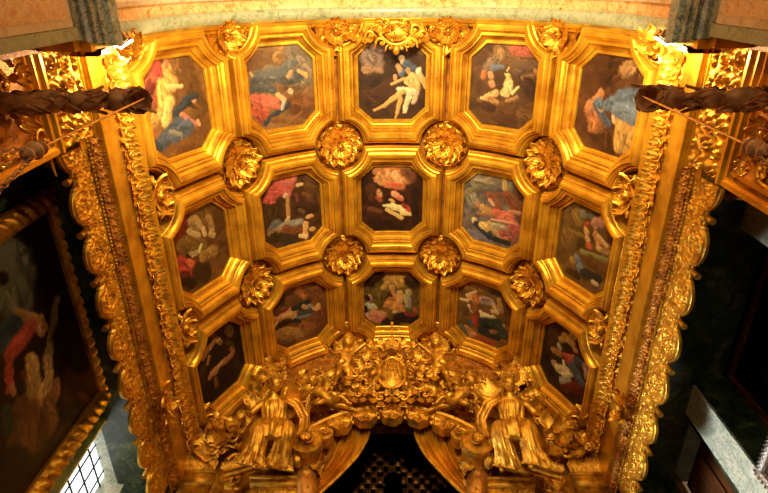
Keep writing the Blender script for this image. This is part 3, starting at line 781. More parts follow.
PEG = {-1: (.62, 1.94), 1: (.68, 2.39)}
END = {-1: 1.60, 1: 1.95}


def valance_board(sx):
    """scalloped lambrequin board, relief scrolls facing the room"""
    y0, y1 = (1.64, 7.0) if sx < 0 else (2.0, 7.0); per, pg = PEG[sx]; ph0 = pg + per / 2
    nu, nv = 620, 60
    u = np.linspace(y0, y1, nu); v = np.linspace(0, 1, nv)
    U, V = np.meshgrid(u, v, indexing='ij')
    q = (U - pg) / per % 1.0                     # 0 at a notch
    side = np.abs(q - .5) * 2
    depth = .36 + .20 * np.sqrt(np.clip(1 - ((q - .5) / .36) ** 2, 0, 1)) + .05 * np.sqrt(np.clip(1 - ((side - .82) / .18) ** 2, 0, 1))
    top = 6.12
    Z = top - depth * V
    cx = (np.round((U - ph0) / per) * per + ph0)
    rx = U - cx; rz = Z - (top - .33)
    r = np.hypot(rx, rz); t = np.arctan2(rz, np.abs(rx))
    h = (.5 + .5 * np.cos(r * 75 + 2.0 * t)) ** 1.5 * np.clip(1.3 - r / .34, 0, 1) * (.7 + .3 * np.cos(7 * t + 20 * r))
    h = np.maximum(h, .8 * relief(U, Z, .13, 4))
    rim = np.clip(1 - np.abs((1 - V) * depth - .03) / .022, 0, 1)
    h = np.maximum(h * np.clip((1 - V) * depth * 14 - .6, 0, 1), rim)
    X = 3.46 - .03 * h
    F_ = np.stack([sx * X, U, Z], -1)
    B = np.stack([sx * (3.495 + 0 * X), U, Z], -1)
    mb = MB()
    r_ = slice(None) if sx < 0 else slice(None, None, -1)
    mb.grid(F_[r_]); mb.grid(B[:, ::-1][r_]); mb.grid(np.stack([F_[:, -1], B[:, -1]], 1)[r_])
    return mb


for sx, side in ((-1, 'left'), (1, 'right')):
    root = empty('side_cornice')
    tag(root, 'long gilded carved cornice with scalloped hanging border along the %s side' % side, 'cornice')
    prof_sweep('crown_moulding', [(3.26, 7.02), (3.20, 6.98), (3.20, 6.95), (3.225, 6.90), (3.225, 6.87), (3.24, 6.86)], .5, 7.2, sx, M['frame'], root)
    carved_strip('leaf_band', (3.24, 6.86), (3.33, 6.61), .5, 7.2, .05, .14, M['carve'], sx, root, 3, du=.017, mode='leaf')
    prof_sweep('fascia', [(3.33, 6.61), (3.315, 6.60), (3.315, 6.28), (3.33, 6.27), (3.37, 6.265), (3.37, 6.235)], .5, 7.2, sx, M['frame'], root)
    carved_strip('scroll_band', (3.365, 6.24), (3.43, 6.12), END[sx], 7.2, .035, .10, M['old'], sx, root, 5, du=.015, mode='leaf')
    carved_strip('bead_row', (3.425, 6.135), (3.445, 6.105), END[sx], 7.2, .02, .05, M['carve'], sx, root, 5, du=.0125, mode='bead')
    valance_board(sx).build('scalloped_border', M['carve'], root, smooth=50)
    m = MB()                                        # solid body above the mouldings
    m.box(*sorted((sx * 3.37, sx * 4.3)), .5, 7.3, 6.62, 7.02); m.box(*sorted((sx * 3.48, sx * 4.3)), .5, 7.3, 6.20, 6.62)
    m.build('body', M['marble_green'], root)
    for k in range(8 if sx < 0 else 7):
        py = PEG[sx][1] + PEG[sx][0] * k
        m = MB(); m.tube([(sx * 3.50, py, 5.86), (sx * 3.49, py, 5.66), (sx * 3.48, py, 5.60)], [.02, .032, .04], 8)
        m.build('tassel', M['carve'], root)
    # return of the entablature at the gilded bay
    m = MB()
    m.box(*sorted((sx * 3.40, sx * 4.2)), END[sx] - .07, END[sx] + .07, 6.12, 6.26); m.box(*sorted((sx * 3.44, sx * 4.2)), END[sx] - .03, END[sx] + .10, 5.98, 6.12)
    m.build('corner_block', M['frame'], root)
    m = MB()
    for k in range(5):
        m.leaf(.34, .10, frame((sx * (3.55 + .13 * k), END[sx] + .12, 6.02), (sx, 0, 0), (0, .25, -1)), curl=-.6, lift=.2, lobes=3, crease=.35)
        m.leaf(.26, .08, frame((sx * (3.50 + .13 * k), END[sx] - .10, 6.10), (sx, 0, 0), (0, -.5, -.6)), curl=1.4, lift=.2, lobes=3, crease=.35)
    m.build('corner_leaves', M['carve'], root)

    # clasp of leaves over the cornice half way along
    m = MB(); F = frame((sx * 3.33, 5.55, 6.22), (0, -sx, 0), (sx * .25, 0, 1))
    spray(m, .16, .12, 14, 77, .26, F, fan=True); m.scroll(.13, 1.7, .28, F @ TR(0, 0, .05), stem=1.5)
    tag(m.build('cornice_clasp', M['carve']), 'curled gilt leaf clasp gripping the %s cornice near the altarpiece' % side, 'carved ornament')

    # gilded bay next to the arch
    root = empty('gilded_bay')
    tag(root, 'gilded carved wall bay with flowers, beneath the bright %s end of the cornice' % side, 'carved wall panel')
    m = MB(); m.box(*sorted((sx * 3.50, sx * 4.3)), .62, END[sx] + .02, 1.0, 6.25); m.build('body', M['old'], root)
    carved_strip('scroll_band', (3.395, 6.22), (3.46, 5.62), .62, END[sx] - .04, .085, .22, M['carve'], sx, root, 8, du=.014)
    prof_sweep('inner_moulding', [(3.37, 6.25), (3.37, 6.22), (3.40, 6.21)], .62, END[sx], sx, M['frame'], root)
    prof_sweep('frame_moulding', [(3.44, 5.64), (3.40, 5.62), (3.40, 5.58), (3.43, 5.55), (3.43, 5.50), (3.47, 5.47), (3.47, 5.44), (3.53, 5.42)], .62, END[sx], sx, M['frame'], root)
    m = MB()
    m.box(*sorted((sx * 3.42, sx * 3.6)), END[sx] - .10, END[sx] + .0, 1.0, 5.5); m.box(*sorted((sx * 3.39, sx * 3.6)), END[sx] - .07, END[sx] - .02, 1.0, 5.5)
    m.box(*sorted((sx * 3.45, sx * 3.6)), END[sx] - .18, END[sx] - .14, 1.0, 5.5)
    m.build('edge_moulding', M['frame'], root)
    F = frame((sx * 3.50, 1.12 if sx < 0 else 1.3, 4.95), (0, -sx, 0), (0, 0, 1))
    for cxx, czz, s in ((0, .15, 1.0), (.05, -.55, .8), (-.35, .30, .6)):
        m = MB()
        for k in range(8):
            m.leaf(.20 * s, .075 * s, F @ TR(cxx, czz, .03) @ RO(k * PI / 4, 'Z') @ TR(0, .03, .02), curl=1.3, lift=.35, lobes=2, crease=.4)
        m.sphere(F @ TR(cxx, czz, .08) @ SC(.05 * s), 8, 6)
        m.build('flower', M['carve'], root)
    m = MB()
    for k in range(4):
        m.scroll(.15, 1.5, .16, F @ TR((-.3, .28, -.3, .28)[k], (.05, .38, -.3, -.2)[k], .02) @ RO(k * 1.3, 'Z'), stem=2.4, flip=(-1, 1)[k % 2])
    spray(m, .45, .35, 16, 12 + sx, .14, F @ TR(0, .05, 0), depth=.03, sc=.2)
    m.build('foliage', M['carve'], root)

# ------------------------------------------------------------------ side walls
def wbox(name, m, *boxes):
    b = MB()
    for q in boxes: b.box(*q)
    return b


m = wbox('', 0, (-4.6, -4.2, 1.6, 5.66, -1.6, 7.1), (-4.6, -4.2, 5.66, 7.2, 6.42, 7.1), (-4.6, -4.2, 5.66, 5.80, -1.6, 6.42),
         (-4.6, -4.2, 5.80, 7.2, -1.6, 2.6), (-4.6, -4.2, 7.12, 7.3, -1.6, 7.1))
struct(m.build('wall_left', M['marble_green']))
m = MB()
m.box(-4.58, -4.195, 5.80, 7.12, 6.34, 6.42); m.box(-4.58, -4.195, 7.10, 7.13, 2.6, 6.34); m.box(-4.58, -4.195, 5.78, 5.82, 2.6, 6.42)
struct(m.build('trim_7', M['marble_pale']))
root = empty('window_1'); tag(root, None, None, None, 'structure')
m = MB(); m.box(-4.62, -4.60, 5.7, 7.2, 2.6, 6.45); m.build('pane', M['glass'], root)
m = MB()
for k in range(5): m.tube([(-4.56, 5.88 + .27 * k, 2.6), (-4.56, 5.88 + .27 * k, 6.34)], .013, 6)
for k in range(13): m.tube([(-4.55, 5.82, 6.14 - .29 * k), (-4.55, 7.11, 6.14 - .29 * k)], .013, 6)
m.build('window_bars', M['iron'], root)

m = wbox('', 0, (4.2, 4.7, 2.0, 2.72, -1.6, 7.1), (4.2, 4.7, 5.11, 5.61, -1.6, 6.4))
struct(m.build('wall_right', M['marble_pale']))
m = wbox('', 0, (4.22, 4.72, 5.095, 5.11, -1.6, 6.39), (4.3, 4.7, 2.72, 7.2, 6.4, 7.1), (4.45, 4.8, 5.61, 6.0, 3.0, 6.4), (4.19, 4.3, 6.9, 7.3, -1.6, 7.0))
struct(m.build('trim_8', M['marble_green']))
m = wbox('', 0, (5.8, 5.9, 2.5, 5.2, -1.6, 7.0), (4.7, 5.8, 2.0, 2.5, -1.6, 7.0), (4.7, 5.9, 5.3, 5.4, -1.6, 7.0), (4.7, 5.9, 2.5, 5.3, 6.6, 6.7))
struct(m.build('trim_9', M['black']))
root = empty('shutter', TR(4.5, 6.3, 0))
tag(root, 'brown wooden shutter in the marble opening at lower right', 'shutter')
m = MB(); m.box(0, .06, -.7, .62, -1.6, 6.1); m.build('board', M['wood'], root)
m = MB()
for y in (-.7, -.08, .54): m.box(-.03, .0, y, y + .09, -1.6, 6.1)
m.box(-.03, .0, -.7, .62, 6.0, 6.1); m.box(-.03, 0, -.7, .62, 4.6, 4.7)
m.build('rails', M['wood'], root)
m = MB(); m.box(4.735, 4.79, 5.04, 5.10, -1.6, 6.3); m.box(4.735, 4.79, 2.6, 5.10, 6.3, 6.36)
tag(m.build('opening_frame', M['wood']), 'thin orange wooden frame edge around the black opening on the right', 'frame')
m = MB(); yy_ = np.linspace(2.75, 5.05, 60); zz_ = np.linspace(1, 6.3, 12)
Yg, Zg = np.meshgrid(yy_, zz_, indexing='ij')
m.grid(np.stack([5.15 + .05 * np.sin(Yg * 21) + .0 * Zg, Yg, Zg], -1)); m.grid(np.stack([5.18 + .05 * np.sin(Yg * 21), Yg, Zg], -1)[::-1])
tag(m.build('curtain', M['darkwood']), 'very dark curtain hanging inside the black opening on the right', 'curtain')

# silver framed board, lower right corner
F = frame((4.05, 4.93, 4.52), (0, -1, 0), (0, 0, 1))
root = empty('silver_frame', F)
tag(root, 'ornate silver picture frame corner at the lower right edge of the photo', 'picture frame')
m = MB()
for q in ((0, 1.0, -.10, 0), (0, .10, -1.2, 0), (.9, 1.0, -1.2, 0), (0, 1.0, -1.2, -1.1)): m.box(q[0], q[1], q[2], q[3], -.03, .03)
for q in ((.01, .99, -.03, -.01), (.01, .03, -1.19, -.01), (.01, .99, -.09, -.075), (.075, .09, -1.19, -.01)): m.box(q[0], q[1], q[2], q[3], .0, .045)
m.build('frame_rail', M['silver'], root)
m = MB()
for k in range(16): m.leaf(.09, .035, TR(.05 + .06 * k, -.085, .03), curl=1.2, lift=.2, lobes=2)
for k in range(18): m.leaf(.09, .035, TR(.085, -.05 - .06 * k, .03) @ RO(PI / 2, 'Z'), curl=1.2, lift=.2, lobes=2)
m.build('leaf_edge', M['silver'], root)
m = MB(); m.box(.08, .92, -1.12, -.08, -.02, .0); m.build('board', M['wood'], root)

m = wbox('', 0, (-4.2, -3.5, 7.10, 7.19, -1.6, 6.2), (3.5, 4.2, 7.10, 7.19, -1.6, 6.2))
struct(m.build('trim_10', M['marble_green']))
# ------------------------------------------------------------------ painting on the left wall
root = empty('wall_painting')
tag(root, 'large dark framed painting of angel and children on the left wall', 'painting')
y0, y1, z1, z0 = 2.22, 5.46, 6.40, 1.2
fw = .26
def rope_bar(p, q, w, up, mb):
    p = np.array(p, float); q = np.array(q, float); L = np.linalg.norm(q - p)
    F = frame(p, q - p, up)
    nu = int(L / .022); U, V = np.meshgrid(np.linspace(0, L, nu), np.linspace(0, 1, 13), indexing='ij')
    pr = np.sqrt(np.clip(1 - (2 * V - 1) ** 2, 0, 1))
    ph = U / .16 + .9 * V
    h = .06 * pr + .07 * pr * np.abs(np.cos(PI * ph)) ** .6
    mb.grid(np.stack([U, (V - .5) * w, h], -1), F)
m = MB()
xx = -4.13
for w_, off, wd in ((0, .0, .18),):
    rope_bar((xx, y0 + .12, z1 - .12), (xx, y1 - .12, z1 - .12), .26, (0, 0, 1) , m)
    rope_bar((xx, y0 + .12, z0), (xx, y0 + .12, z1 - .05), .26, (0, -1, 0), m)
    rope_bar((xx, y1 - .12, z0), (xx, y1 - .12, z1 - .05), .26, (0, -1, 0), m)
    rope_bar((xx, y0 + .12, z0), (xx, y1 - .12, z0), .20, (0, 0, 1), m)
m.build('twisted_leaf_border', M['carve'], root, smooth=70)
m = MB()
for w0, w1, x_ in ((0, .05, -4.08), (.0, .26, -4.16), (.22, .26, -4.11)):
    m.box(-4.2, x_, y0 + w0, y1 - w0, z1 - w1, z1 - w0); m.box(-4.2, x_, y0 + w0, y1 - w0, z0 + w0, z0 + w1)
    m.box(-4.2, x_, y0 + w0, y0 + w1, z0 + w1, z1 - w1); m.box(-4.2, x_, y1 - w1, y1 - w0, z0 + w1, z1 - w1)
m.build('frame', M['frame'], root)
U, V = np.meshgrid(np.linspace(y0 + .25, y1 - .25, 170), np.linspace(z0 + .25, z1 - .25, 230), indexing='ij')
bg, data = WALLPAINT
st = []
for q in data.split(';'):
    p = q.split(' '); st.append([float(v) / 1000 for v in p[:6]] + [p[6]])
C = paint_colors(U, V, bg, st, 90)
m = MB(); m.grid(np.stack([-4.15 + 0 * U, U, V], -1)[::-1])
m.build('canvas', M['paint'], root, smooth=60, color=np.clip(C[::-1] * 1.0 / ILLUM, .003, .8).reshape(-1, 3))

# floor and the dim end of the chapel
m = MB(); m.box(-5.2, 5.2, -5, 9.5, -1.75, -1.6); struct(m.build('floor', M['stone']))

# ------------------------------------------------------------------ lamp brackets
for sx, side in ((-1, 'left'), (1, 'right')):
    root = empty('lamp_bracket')
    tag(root, 'dark carved wooden arm with flared open end reaching in from the %s edge' % side, 'lamp bracket')
    x = np.linspace(3.55, 2.30, 60); t = np.linspace(0, 1, 60)
    P = np.stack([sx * x, .97 - .03 * t + 0 * x, 4.98 + .04 * np.sin(t * 6) * .4], 1)
    r = .085 + .022 * np.sin(t * 22) * np.exp(-t * .2) + .03 * np.exp(-((t - .45) / .05) ** 2) + .03 * np.exp(-((t - .9) / .05) ** 2) - .02 * t
    m = MB(); m.tube(P, r, 14); m.build('arm', M['bronze'], root, smooth=60)
    m = MB(); rs = random.Random(4)
    for k in range(30):
        tt = rs.uniform(0, 1); a = rs.uniform(0, 2 * PI)
        F = frame((sx * (3.5 - 1.2 * tt), .97 - .03 * tt, 4.98), (0, math.cos(a), math.sin(a)), (-sx, 0, 0))
        F = F @ RO(PI / 2 * 0, 'Z') @ TR(0, 0, .065)
        m.leaf(.22, .06, F, curl=rs.uniform(.2, .6), lift=.08, lobes=2, crease=.4)
    m.build('carved_leaves', M['bronze'], root)
    F = frame((sx * 2.30, .94, 4.99), (0, 1, .3), (-sx * .25, -.2, .8)) 
    F = frame((sx * 2.28, .94, 4.99), (0, 1, 0), (0, 0, 1)) if sx < 0 else frame((sx * 2.28, .94, 4.99), (0, -1, 0), (0, 0, 1))
    F = F @ RO(.9, 'X')
    m = MB(); m.lathe([(.04, -.12), (.07, -.05), (.085, .02), (.115, .07), (.12, .09), (.10, .085), (.075, .04), (.05, -.02), (.001, -.04)], 18, F)
    for k in range(9): m.leaf(.13, .05, F @ RO(k * 2 * PI / 9, 'Z') @ TR(0, .07, -.0) @ RO(.7, 'X'), curl=1.0, lift=.2, lobes=2)
    m.build('flared_end', M['bronze'], root)
    # sanctuary lamp hanging from the arm
    root = empty('hanging_lamp', TR(sx * 2.18, .925, 0))
    tag(root, 'dark metal lamp hub with chains on a thin rod below the %s bracket' % side, 'hanging lamp')
    m = MB(); m.tube([(0, 0, 4.95), (0, 0, 3.36)], .009, 8); m.build('rod', M['brass'], root)
    m = MB(); m.lathe([(.001, 3.40), (.02, 3.39), (.02, 3.36), (.045, 3.355), (.048, 3.345), (.022, 3.335), (.02, 3.31), (.052, 3.30), (.058, 3.28), (.052, 3.27), (.025, 3.26), (.025, 3.23), (.042, 3.22), (.045, 3.20), (.02, 3.18), (.001, 3.16)], 18)
    m.build('hub', M['bronze'], root)
    for c in range(3):
        a = c * 2 * PI / 3 + .5; m = MB()
        for k in range(26):
            z = 3.20 - .05 * k; rr = .035 + .010 * k
            ring = [(rr * math.cos(a) + .014 * math.cos(q) * (-math.sin(a) if k % 2 else math.cos(a)), rr * math.sin(a) + .014 * math.cos(q) * (math.cos(a) if k % 2 else math.sin(a)), z + .030 * math.sin(q)) for q in np.linspace(0, 2 * PI, 9)]
            m.tube(ring, .005, 5, cap=False)
        m.build('chain', M['bronze'], root)
    m = MB(); m.lathe([(.001, 1.86), (.27, 1.86), (.29, 1.90), (.31, 1.88), (.27, 1.80), (.22, 1.74), (.23, 1.72), (.14, 1.64), (.08, 1.60), (.09, 1.57), (.03, 1.5), (.001, 1.46)], 20); m.build('bowl', M['brass'], root)

# ------------------------------------------------------------------ the altarpiece wall
AZ, AR = 5.62, 1.78                                 # centre and radius of the niche arch


def arch_z(x):
    return AZ + math.sqrt(max(0, 2.0 ** 2 - x ** 2)) if abs(x) < 1.62 else -1.6


m = MB()
xs = np.unique(np.concatenate([np.linspace(-3.42, 3.42, 90), [-1.62, -1.6199, 1.6199, 1.62]]))
G = np.array([[(x, 7.2, arch_z(x)), (x, 7.2, float(vault_top(x)) + .01)] for x in xs])
m.grid(G)
G2 = G.copy(); G2[..., 1] = 7.4
m.grid(G2[::-1]); m.grid(np.stack([G[:, 0], G2[:, 0]], 1)[::-1])
for s in (-1, 1): m.box(*sorted((s * 3.2, s * 4.6)), 7.2, 7.4, -1.6, 7.1)
struct(m.build('wall_back', M['ground']))
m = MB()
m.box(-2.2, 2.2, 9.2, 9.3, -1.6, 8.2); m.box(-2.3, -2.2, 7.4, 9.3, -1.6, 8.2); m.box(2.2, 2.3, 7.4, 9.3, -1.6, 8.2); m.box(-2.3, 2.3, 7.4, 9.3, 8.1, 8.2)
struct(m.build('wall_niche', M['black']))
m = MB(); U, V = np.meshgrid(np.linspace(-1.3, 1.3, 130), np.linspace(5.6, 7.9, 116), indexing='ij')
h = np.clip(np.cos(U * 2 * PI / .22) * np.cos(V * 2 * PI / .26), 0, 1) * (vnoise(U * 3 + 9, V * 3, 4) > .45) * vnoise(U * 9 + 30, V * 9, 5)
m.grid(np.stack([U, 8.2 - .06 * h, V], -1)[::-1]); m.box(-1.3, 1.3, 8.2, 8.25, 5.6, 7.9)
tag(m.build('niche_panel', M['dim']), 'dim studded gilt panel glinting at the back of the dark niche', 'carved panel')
altar = empty('altarpiece', TR(0, 0, 0))
tag(altar, 'gilded carved altarpiece with broken curved pediment over the dark central niche', 'altarpiece')


def arc_sweep(name, prof, ang0, ang1, cz, m, parent, n=50, cx=0.0):
    """prof: (r, y) points swept round (cx, cz)"""
    mb = MB(); G = []
    for t in np.linspace(ang0, ang1, n):
        G.append([(cx + r * math.sin(t), y, cz + r * math.cos(t)) for r, y in prof])
    mb.grid(np.array(G), cv=True)
    return mb.build(name, m, parent, smooth=32)


d = math.radians
arc_sweep('arch_moulding', [(2.02, 7.15), (2.0, 6.93), (1.81, 6.90), (1.80, 6.86), (1.84, 6.84), (1.85, 6.80), (1.89, 6.80), (1.90, 6.83), (1.99, 6.83), (2.0, 6.78), (2.04, 6.76), (2.07, 6.80), (2.09, 6.88), (2.09, 7.2)],
          d(-52), d(52), AZ, M['altar'], altar)
# carved relief on the arch band
m = MB(); U, V = np.meshgrid(np.linspace(d(-50), d(50), 220), np.linspace(0, 1, 10), indexing='ij')
h = (.5 + .5 * np.cos(U * 2.0 / .14 * 2 * PI)) * (1 - (2 * V - 1) ** 2)
r = 1.905 + .08 * V
m.grid(np.stack([r * np.sin(U), 6.828 - .02 * h, AZ + r * np.cos(U)], -1)[::-1]); m.build('arch_relief', M['altar'], altar)
for k in range(-3, 4):                              # shell lobes hanging from the arch
    t = k * d(14.6)
    F = frame((1.84 * math.sin(t), 6.80, AZ + 1.84 * math.cos(t)), (math.cos(t), 0, -math.sin(t)), (math.sin(t), 0, math.cos(t)))
    nu, nv = 33, 12
    a = np.linspace(PI, 2 * PI, nu)[:, None]; v = np.linspace(0, 1, nv)[None, :]
    sc = 1 + .06 * np.abs(np.cos((a - PI) * 3.5))
    X = .205 * np.cos(a) * v * sc; Y = .22 * np.sin(a) * v * sc
    Z = .04 + .05 * (v ** .5) * (.25 + .75 * np.abs(np.cos((a - PI) * 4.5))) + .03 * (v > .85) + .04 * np.exp(-(v / .25) ** 2)
    Gf = np.stack([X + 0 * v, Y + 0 * v, Z + 0 * v], -1); Gb = Gf.copy(); Gb[..., 2] = -.07
    m = MB(); m.grid(np.hstack([Gf, Gb[:, ::-1]]), F, cv=True)
    m.sphere(F @ TR(0, -.11, .07) @ SC(.04), 8, 6)
    m.build('shell_lobe', M['altar'], altar)

for s, side in ((-1, 'left'), (1, 'right')):
    T = np.diag([s, 1, 1, 1.0])
    arc_sweep('upper_moulding', [(2.86, 7.2), (2.86, 6.99), (2.90, 6.95), (2.96, 6.94), (2.97, 6.90), (3.05, 6.89), (3.06, 6.84), (3.12, 6.80), (3.17, 6.80), (3.19, 6.9), (3.19, 7.2)],
              s * d(15), s * d(56), AZ + .10, M['altar'], altar, 30)
    # concave pediment arm sweeping from the volute to the outer ledge
    m = MB(); tt = np.linspace(0, 1, 26)
    px = 1.46 + 1.12 * tt; pz = 6.80 - .95 * tt + .30 * tt ** 2
    G = []
    for i in range(26):
        dx = 1.12; dz = -.95 + .60 * tt[i]; L = math.hypot(dx, dz); nx, nz = -dz / L, dx / L
        sec = [(0, 7.15), (0, 6.90), (.03, 6.85), (.06, 6.85), (.07, 6.80), (.13, 6.79), (.14, 6.74), (.18, 6.71), (.21, 6.73), (.23, 6.85), (.23, 7.15)]
        G.append([(px[i] + nx * (o - .14), y, pz[i] + nz * (o - .14)) for o, y in sec])
    m.grid(np.array(G), T, cv=True); m.build('pediment_arm', M['altar'], altar, smooth=32)
    m = MB()
    for i in range(1, 25):
        m.leaf(.15, .05, T @ frame((px[i], 6.74, pz[i] - .02), (.8, 0, -.5), (.3 * (-1) ** i, 0, 1)), curl=.8, lift=.15, lobes=2)
    m.build('leaf_edge', M['altar'], altar)
    # volute disc at the inner end
    m = MB(); F = T @ frame((1.33, 6.52, 6.50), (1, 0, 0), (0, 0, 1))
    m.lathe([(.001, .02), (.22, .02), (.255, .06), (.265, .0), (.265, -.06), (.23, -.10), (.225, -.50), (.25, -.54), (.25, -.60), (.001, -.60)], 40, F, rmod=lambda a: 1 + .03 * np.cos(14 * a))
    m.scroll(.20, 2.3, .14, F @ TR(0, 0, .03), n=8, seg=44)
    for k in range(8): m.leaf(.12, .05, F @ RO(k * PI / 4, 'Z') @ TR(0, .02, .10), curl=1.2, lift=.4, lobes=2, crease=.3)
    m.build('volute', M['altar'], altar)
    m = MB(); F2 = T @ frame((1.10, 6.66, 6.86), (1, 0, 0), (0, 0, 1)); m.scroll(.13, 2.0, .2, F2, n=7, seg=30); m.lathe([(.001, 0), (.14, 0), (.15, -.2), (.001, -.2)], 18, F2)
    m.build('small_volute', M['altar'], altar)
    # twisted column under the volute
    m = MB(); zz = np.linspace(2.5, 6.42, 110); a = np.arange(20) * 2 * PI / 20
    G = np.zeros((110, 20, 3)); ph = zz * 6.0
    G[..., 0] = 1.30 + .05 * np.cos(ph)[:, None] + (.17 + .012 * np.cos(6 * a + 3 * zz[:, None])) * np.cos(a); G[..., 1] = 6.95 + .05 * np.sin(ph)[:, None] + .17 * np.sin(a); G[..., 2] = zz[:, None]
    m.grid(G, T, cv=True)
    for k in range(60):
        z = 3.2 + .058 * k; t = k * 1.25
        m.leaf(.13, .045, T @ TR(1.30 + .05 * math.cos(z * 6) + .17 * math.cos(t), 6.95 + .05 * math.sin(z * 6) + .17 * math.sin(t), z) @ frame((0, 0, 0), (-math.sin(t), math.cos(t), .2), (0, 0, 1)), curl=1.0, lift=.1, lobes=2)
    m.build('column', M['old'], altar)
    m = MB()
    for k in range(9):
        t = k * 2 * PI / 9
        m.leaf(.26, .08, T @ TR(1.30 + .17 * math.cos(t), 6.93 + .17 * math.sin(t), 6.22) @ frame((0, 0, 0), (-math.sin(t), math.cos(t), 0), (0, 0, 1)), curl=1.6, lift=.0, lobes=3)
    m.build('capital', M['altar'], altar)
    # entablature ledges
    m = MB()
    m.box(1.36, 2.14, 6.82, 7.2, 5.96, 6.06, T); m.box(1.33, 2.17, 6.78, 7.2, 6.06, 6.11, T); m.box(1.42, 2.08, 6.88, 7.2, 4.60, 5.96, T)
    m.box(2.82, 3.34, 7.08, 7.2, 6.20, 6.44, T); m.box(2.80, 3.34, 7.04, 7.2, 6.40, 6.44, T); m.box(2.86, 3.34, 7.12, 7.2, 5.0, 6.20, T)
    m.box(2.14, 2.80, 7.08, 7.2, 5.0, 6.5, T)
    m.build('entablature', M['altar'], altar, smooth=0)
    m = MB()
    for k in range(9): m.leaf(.17, .05, T @ frame((1.44 + .08 * k, 6.87, 5.95), (1, 0, 0), (0, -.1, -1)), curl=.9, lift=.1, lobes=2)
    for k in range(8): m.leaf(.24, .05, T @ frame((2.86 + .065 * k, 7.05, 6.44), (1, 0, 0), (0, -.2, 1)), curl=.9, lift=.1, lobes=2)
    F = T @ frame((2.46, 6.98, 6.18), (1, 0, 0), (0, 0, 1)); spray(m, .13, .30, 22, 60, .24, F); m.sphere(F @ TR(0, .05, .02) @ SC(.17, .30, .13), 12, 8)
    m.scroll(.16, 1.8, .25, F @ TR(0, .3, .1))
    m.build('carved_bracket', M['altar'], altar)
    # relief panels of the tympanum
    m = MB(); U, V = np.meshgrid(np.linspace(d(14), d(64), 150), np.linspace(0, 1, 60), indexing='ij')
    r = 2.1 + .80 * V; h = relief(U * 2.5, r, .26, 11)
    G = np.stack([r * np.sin(U), 7.17 - .05 * h, AZ + r * np.cos(U)], -1)
    keep = vault_top(G[..., 0]) - .02
    G[..., 2] = np.minimum(G[..., 2], keep)
    m.grid(G[::-1], T); m.build('relief_panel', M['old'], altar, smooth=70)
    m = MB(); U, V = np.meshgrid(np.linspace(.3, 3.1, 160), np.linspace(0, 1, 40), indexing='ij')
    zt = vault_top(U) - .02; zb = np.maximum(AZ + .10 + np.sqrt(np.clip(3.2 ** 2 - U ** 2, 0, None)), 6.7)
    zb = np.minimum(zb, zt - .02); Z = zb + (zt - zb) * V
    m.grid(np.stack([U, 7.17 - .05 * relief(U, Z, .22, 13), Z], -1)[::-1], T); m.build('spandrel_relief', M['old'], altar, smooth=70)
    # loose carved foliage, in clusters
    for ci, (x, y, z, w, h, n, size, seed) in enumerate([(2.72, 6.92, 7.0, .34, .32, 34, .30, 21), (2.85, 6.95, 6.85, .3, .15, 12, .36, 22), (1.30, 6.86, 8.25, .42, .20, 30, .26, 23),
                                           (1.25, 6.90, 7.80, .5, .12, 24, .24, 25), (.62, 6.86, 7.98, .42, .08, 26, .22, 26), (2.35, 6.92, 7.75, .30, .25, 26, .26, 27), (.0, 6.86, 7.86, .36, .06, 14, .2, 28), (1.85, 7.0, 7.95, .5, .25, 26, .28, 33), (2.45, 6.95, 7.25, .2, .3, 16, .26, 36)]):
        if ci == 6 and s < 0: continue
        m = MB(); spray(m, w, h, n, seed + (0 if s < 0 else 50), size, T @ frame((x, y, z), (1, 0, 0), (0, -.25, 1)), depth=.16)
        m.build('foliage', M['altar'] if ci % 3 else M['altar'], altar)

# ------------------------------------------------------------------ gilded curtains
for s, side in ((-1, 'left'), (1, 'right')):
    T = np.diag([s, 1, 1, 1.0])
    inner = np.array([(.40, 7.60), (.40, 7.15), (.56, 6.72), (.86, 6.28), (1.18, 5.88), (1.36, 5.55)])
    outer = np.array([(1.62, 7.0), (1.60, 6.7), (1.60, 6.4), (1.60, 6.1), (1.56, 5.8), (1.52, 5.55)])
    k = np.linspace(0, 5, 60)
    def ip(P): return np.stack([np.interp(k, range(6), P[:, 0]), np.interp(k, range(6), P[:, 1])], 1)
    def smoothc(c):
        for _ in range(12): c[1:-1] = (c[:-2] + 2 * c[1:-1] + c[2:]) / 4
        return c
    I, O = smoothc(ip(inner)), smoothc(ip(outer))
    u = np.linspace(0, 1, 90)[:, None, None]
    G2 = I[None] * (1 - u) + O[None] * u
    top = np.linspace(0, 1, 60)[None, :]
    sag = 1.0
    U1 = u[..., 0]
    y = 7.06 + .13 * (.5 - np.abs(np.sin(U1 * PI * 9 + top * .8 + .5 * np.sin(top * 4)))) * (.5 + .5 * top) + .02 * np.sin(U1 * 2 * PI * 19 + top * 3)
    Z = G2[..., 1] + (U1 * (1 - U1)) * 1.0 * (1 - top) * .70
    G = np.stack([G2[..., 0], y, Z], -1); B = G.copy(); B[..., 1] += .03
    m = MB(); m.grid(np.hstack([G, B[:, ::-1]]), T, cv=True)
    root = empty('curtain')
    tag(root, 'carved gilt curtain drawn back to the %s side of the dark niche' % side, 'curtain')
    m.build('cloth', M['frame'], root, smooth=70)
    m = MB(); m.tube(np.stack([I[:, 0], 7.03 + 0 * I[:, 0], I[:, 1]], 1), .028, 8, T)
    m.tube(np.stack([I[:, 0] + .05, 7.04 + 0 * I[:, 0], I[:, 1] - .01], 1), .015, 6, T); m.build('hem', M['altar'], root)

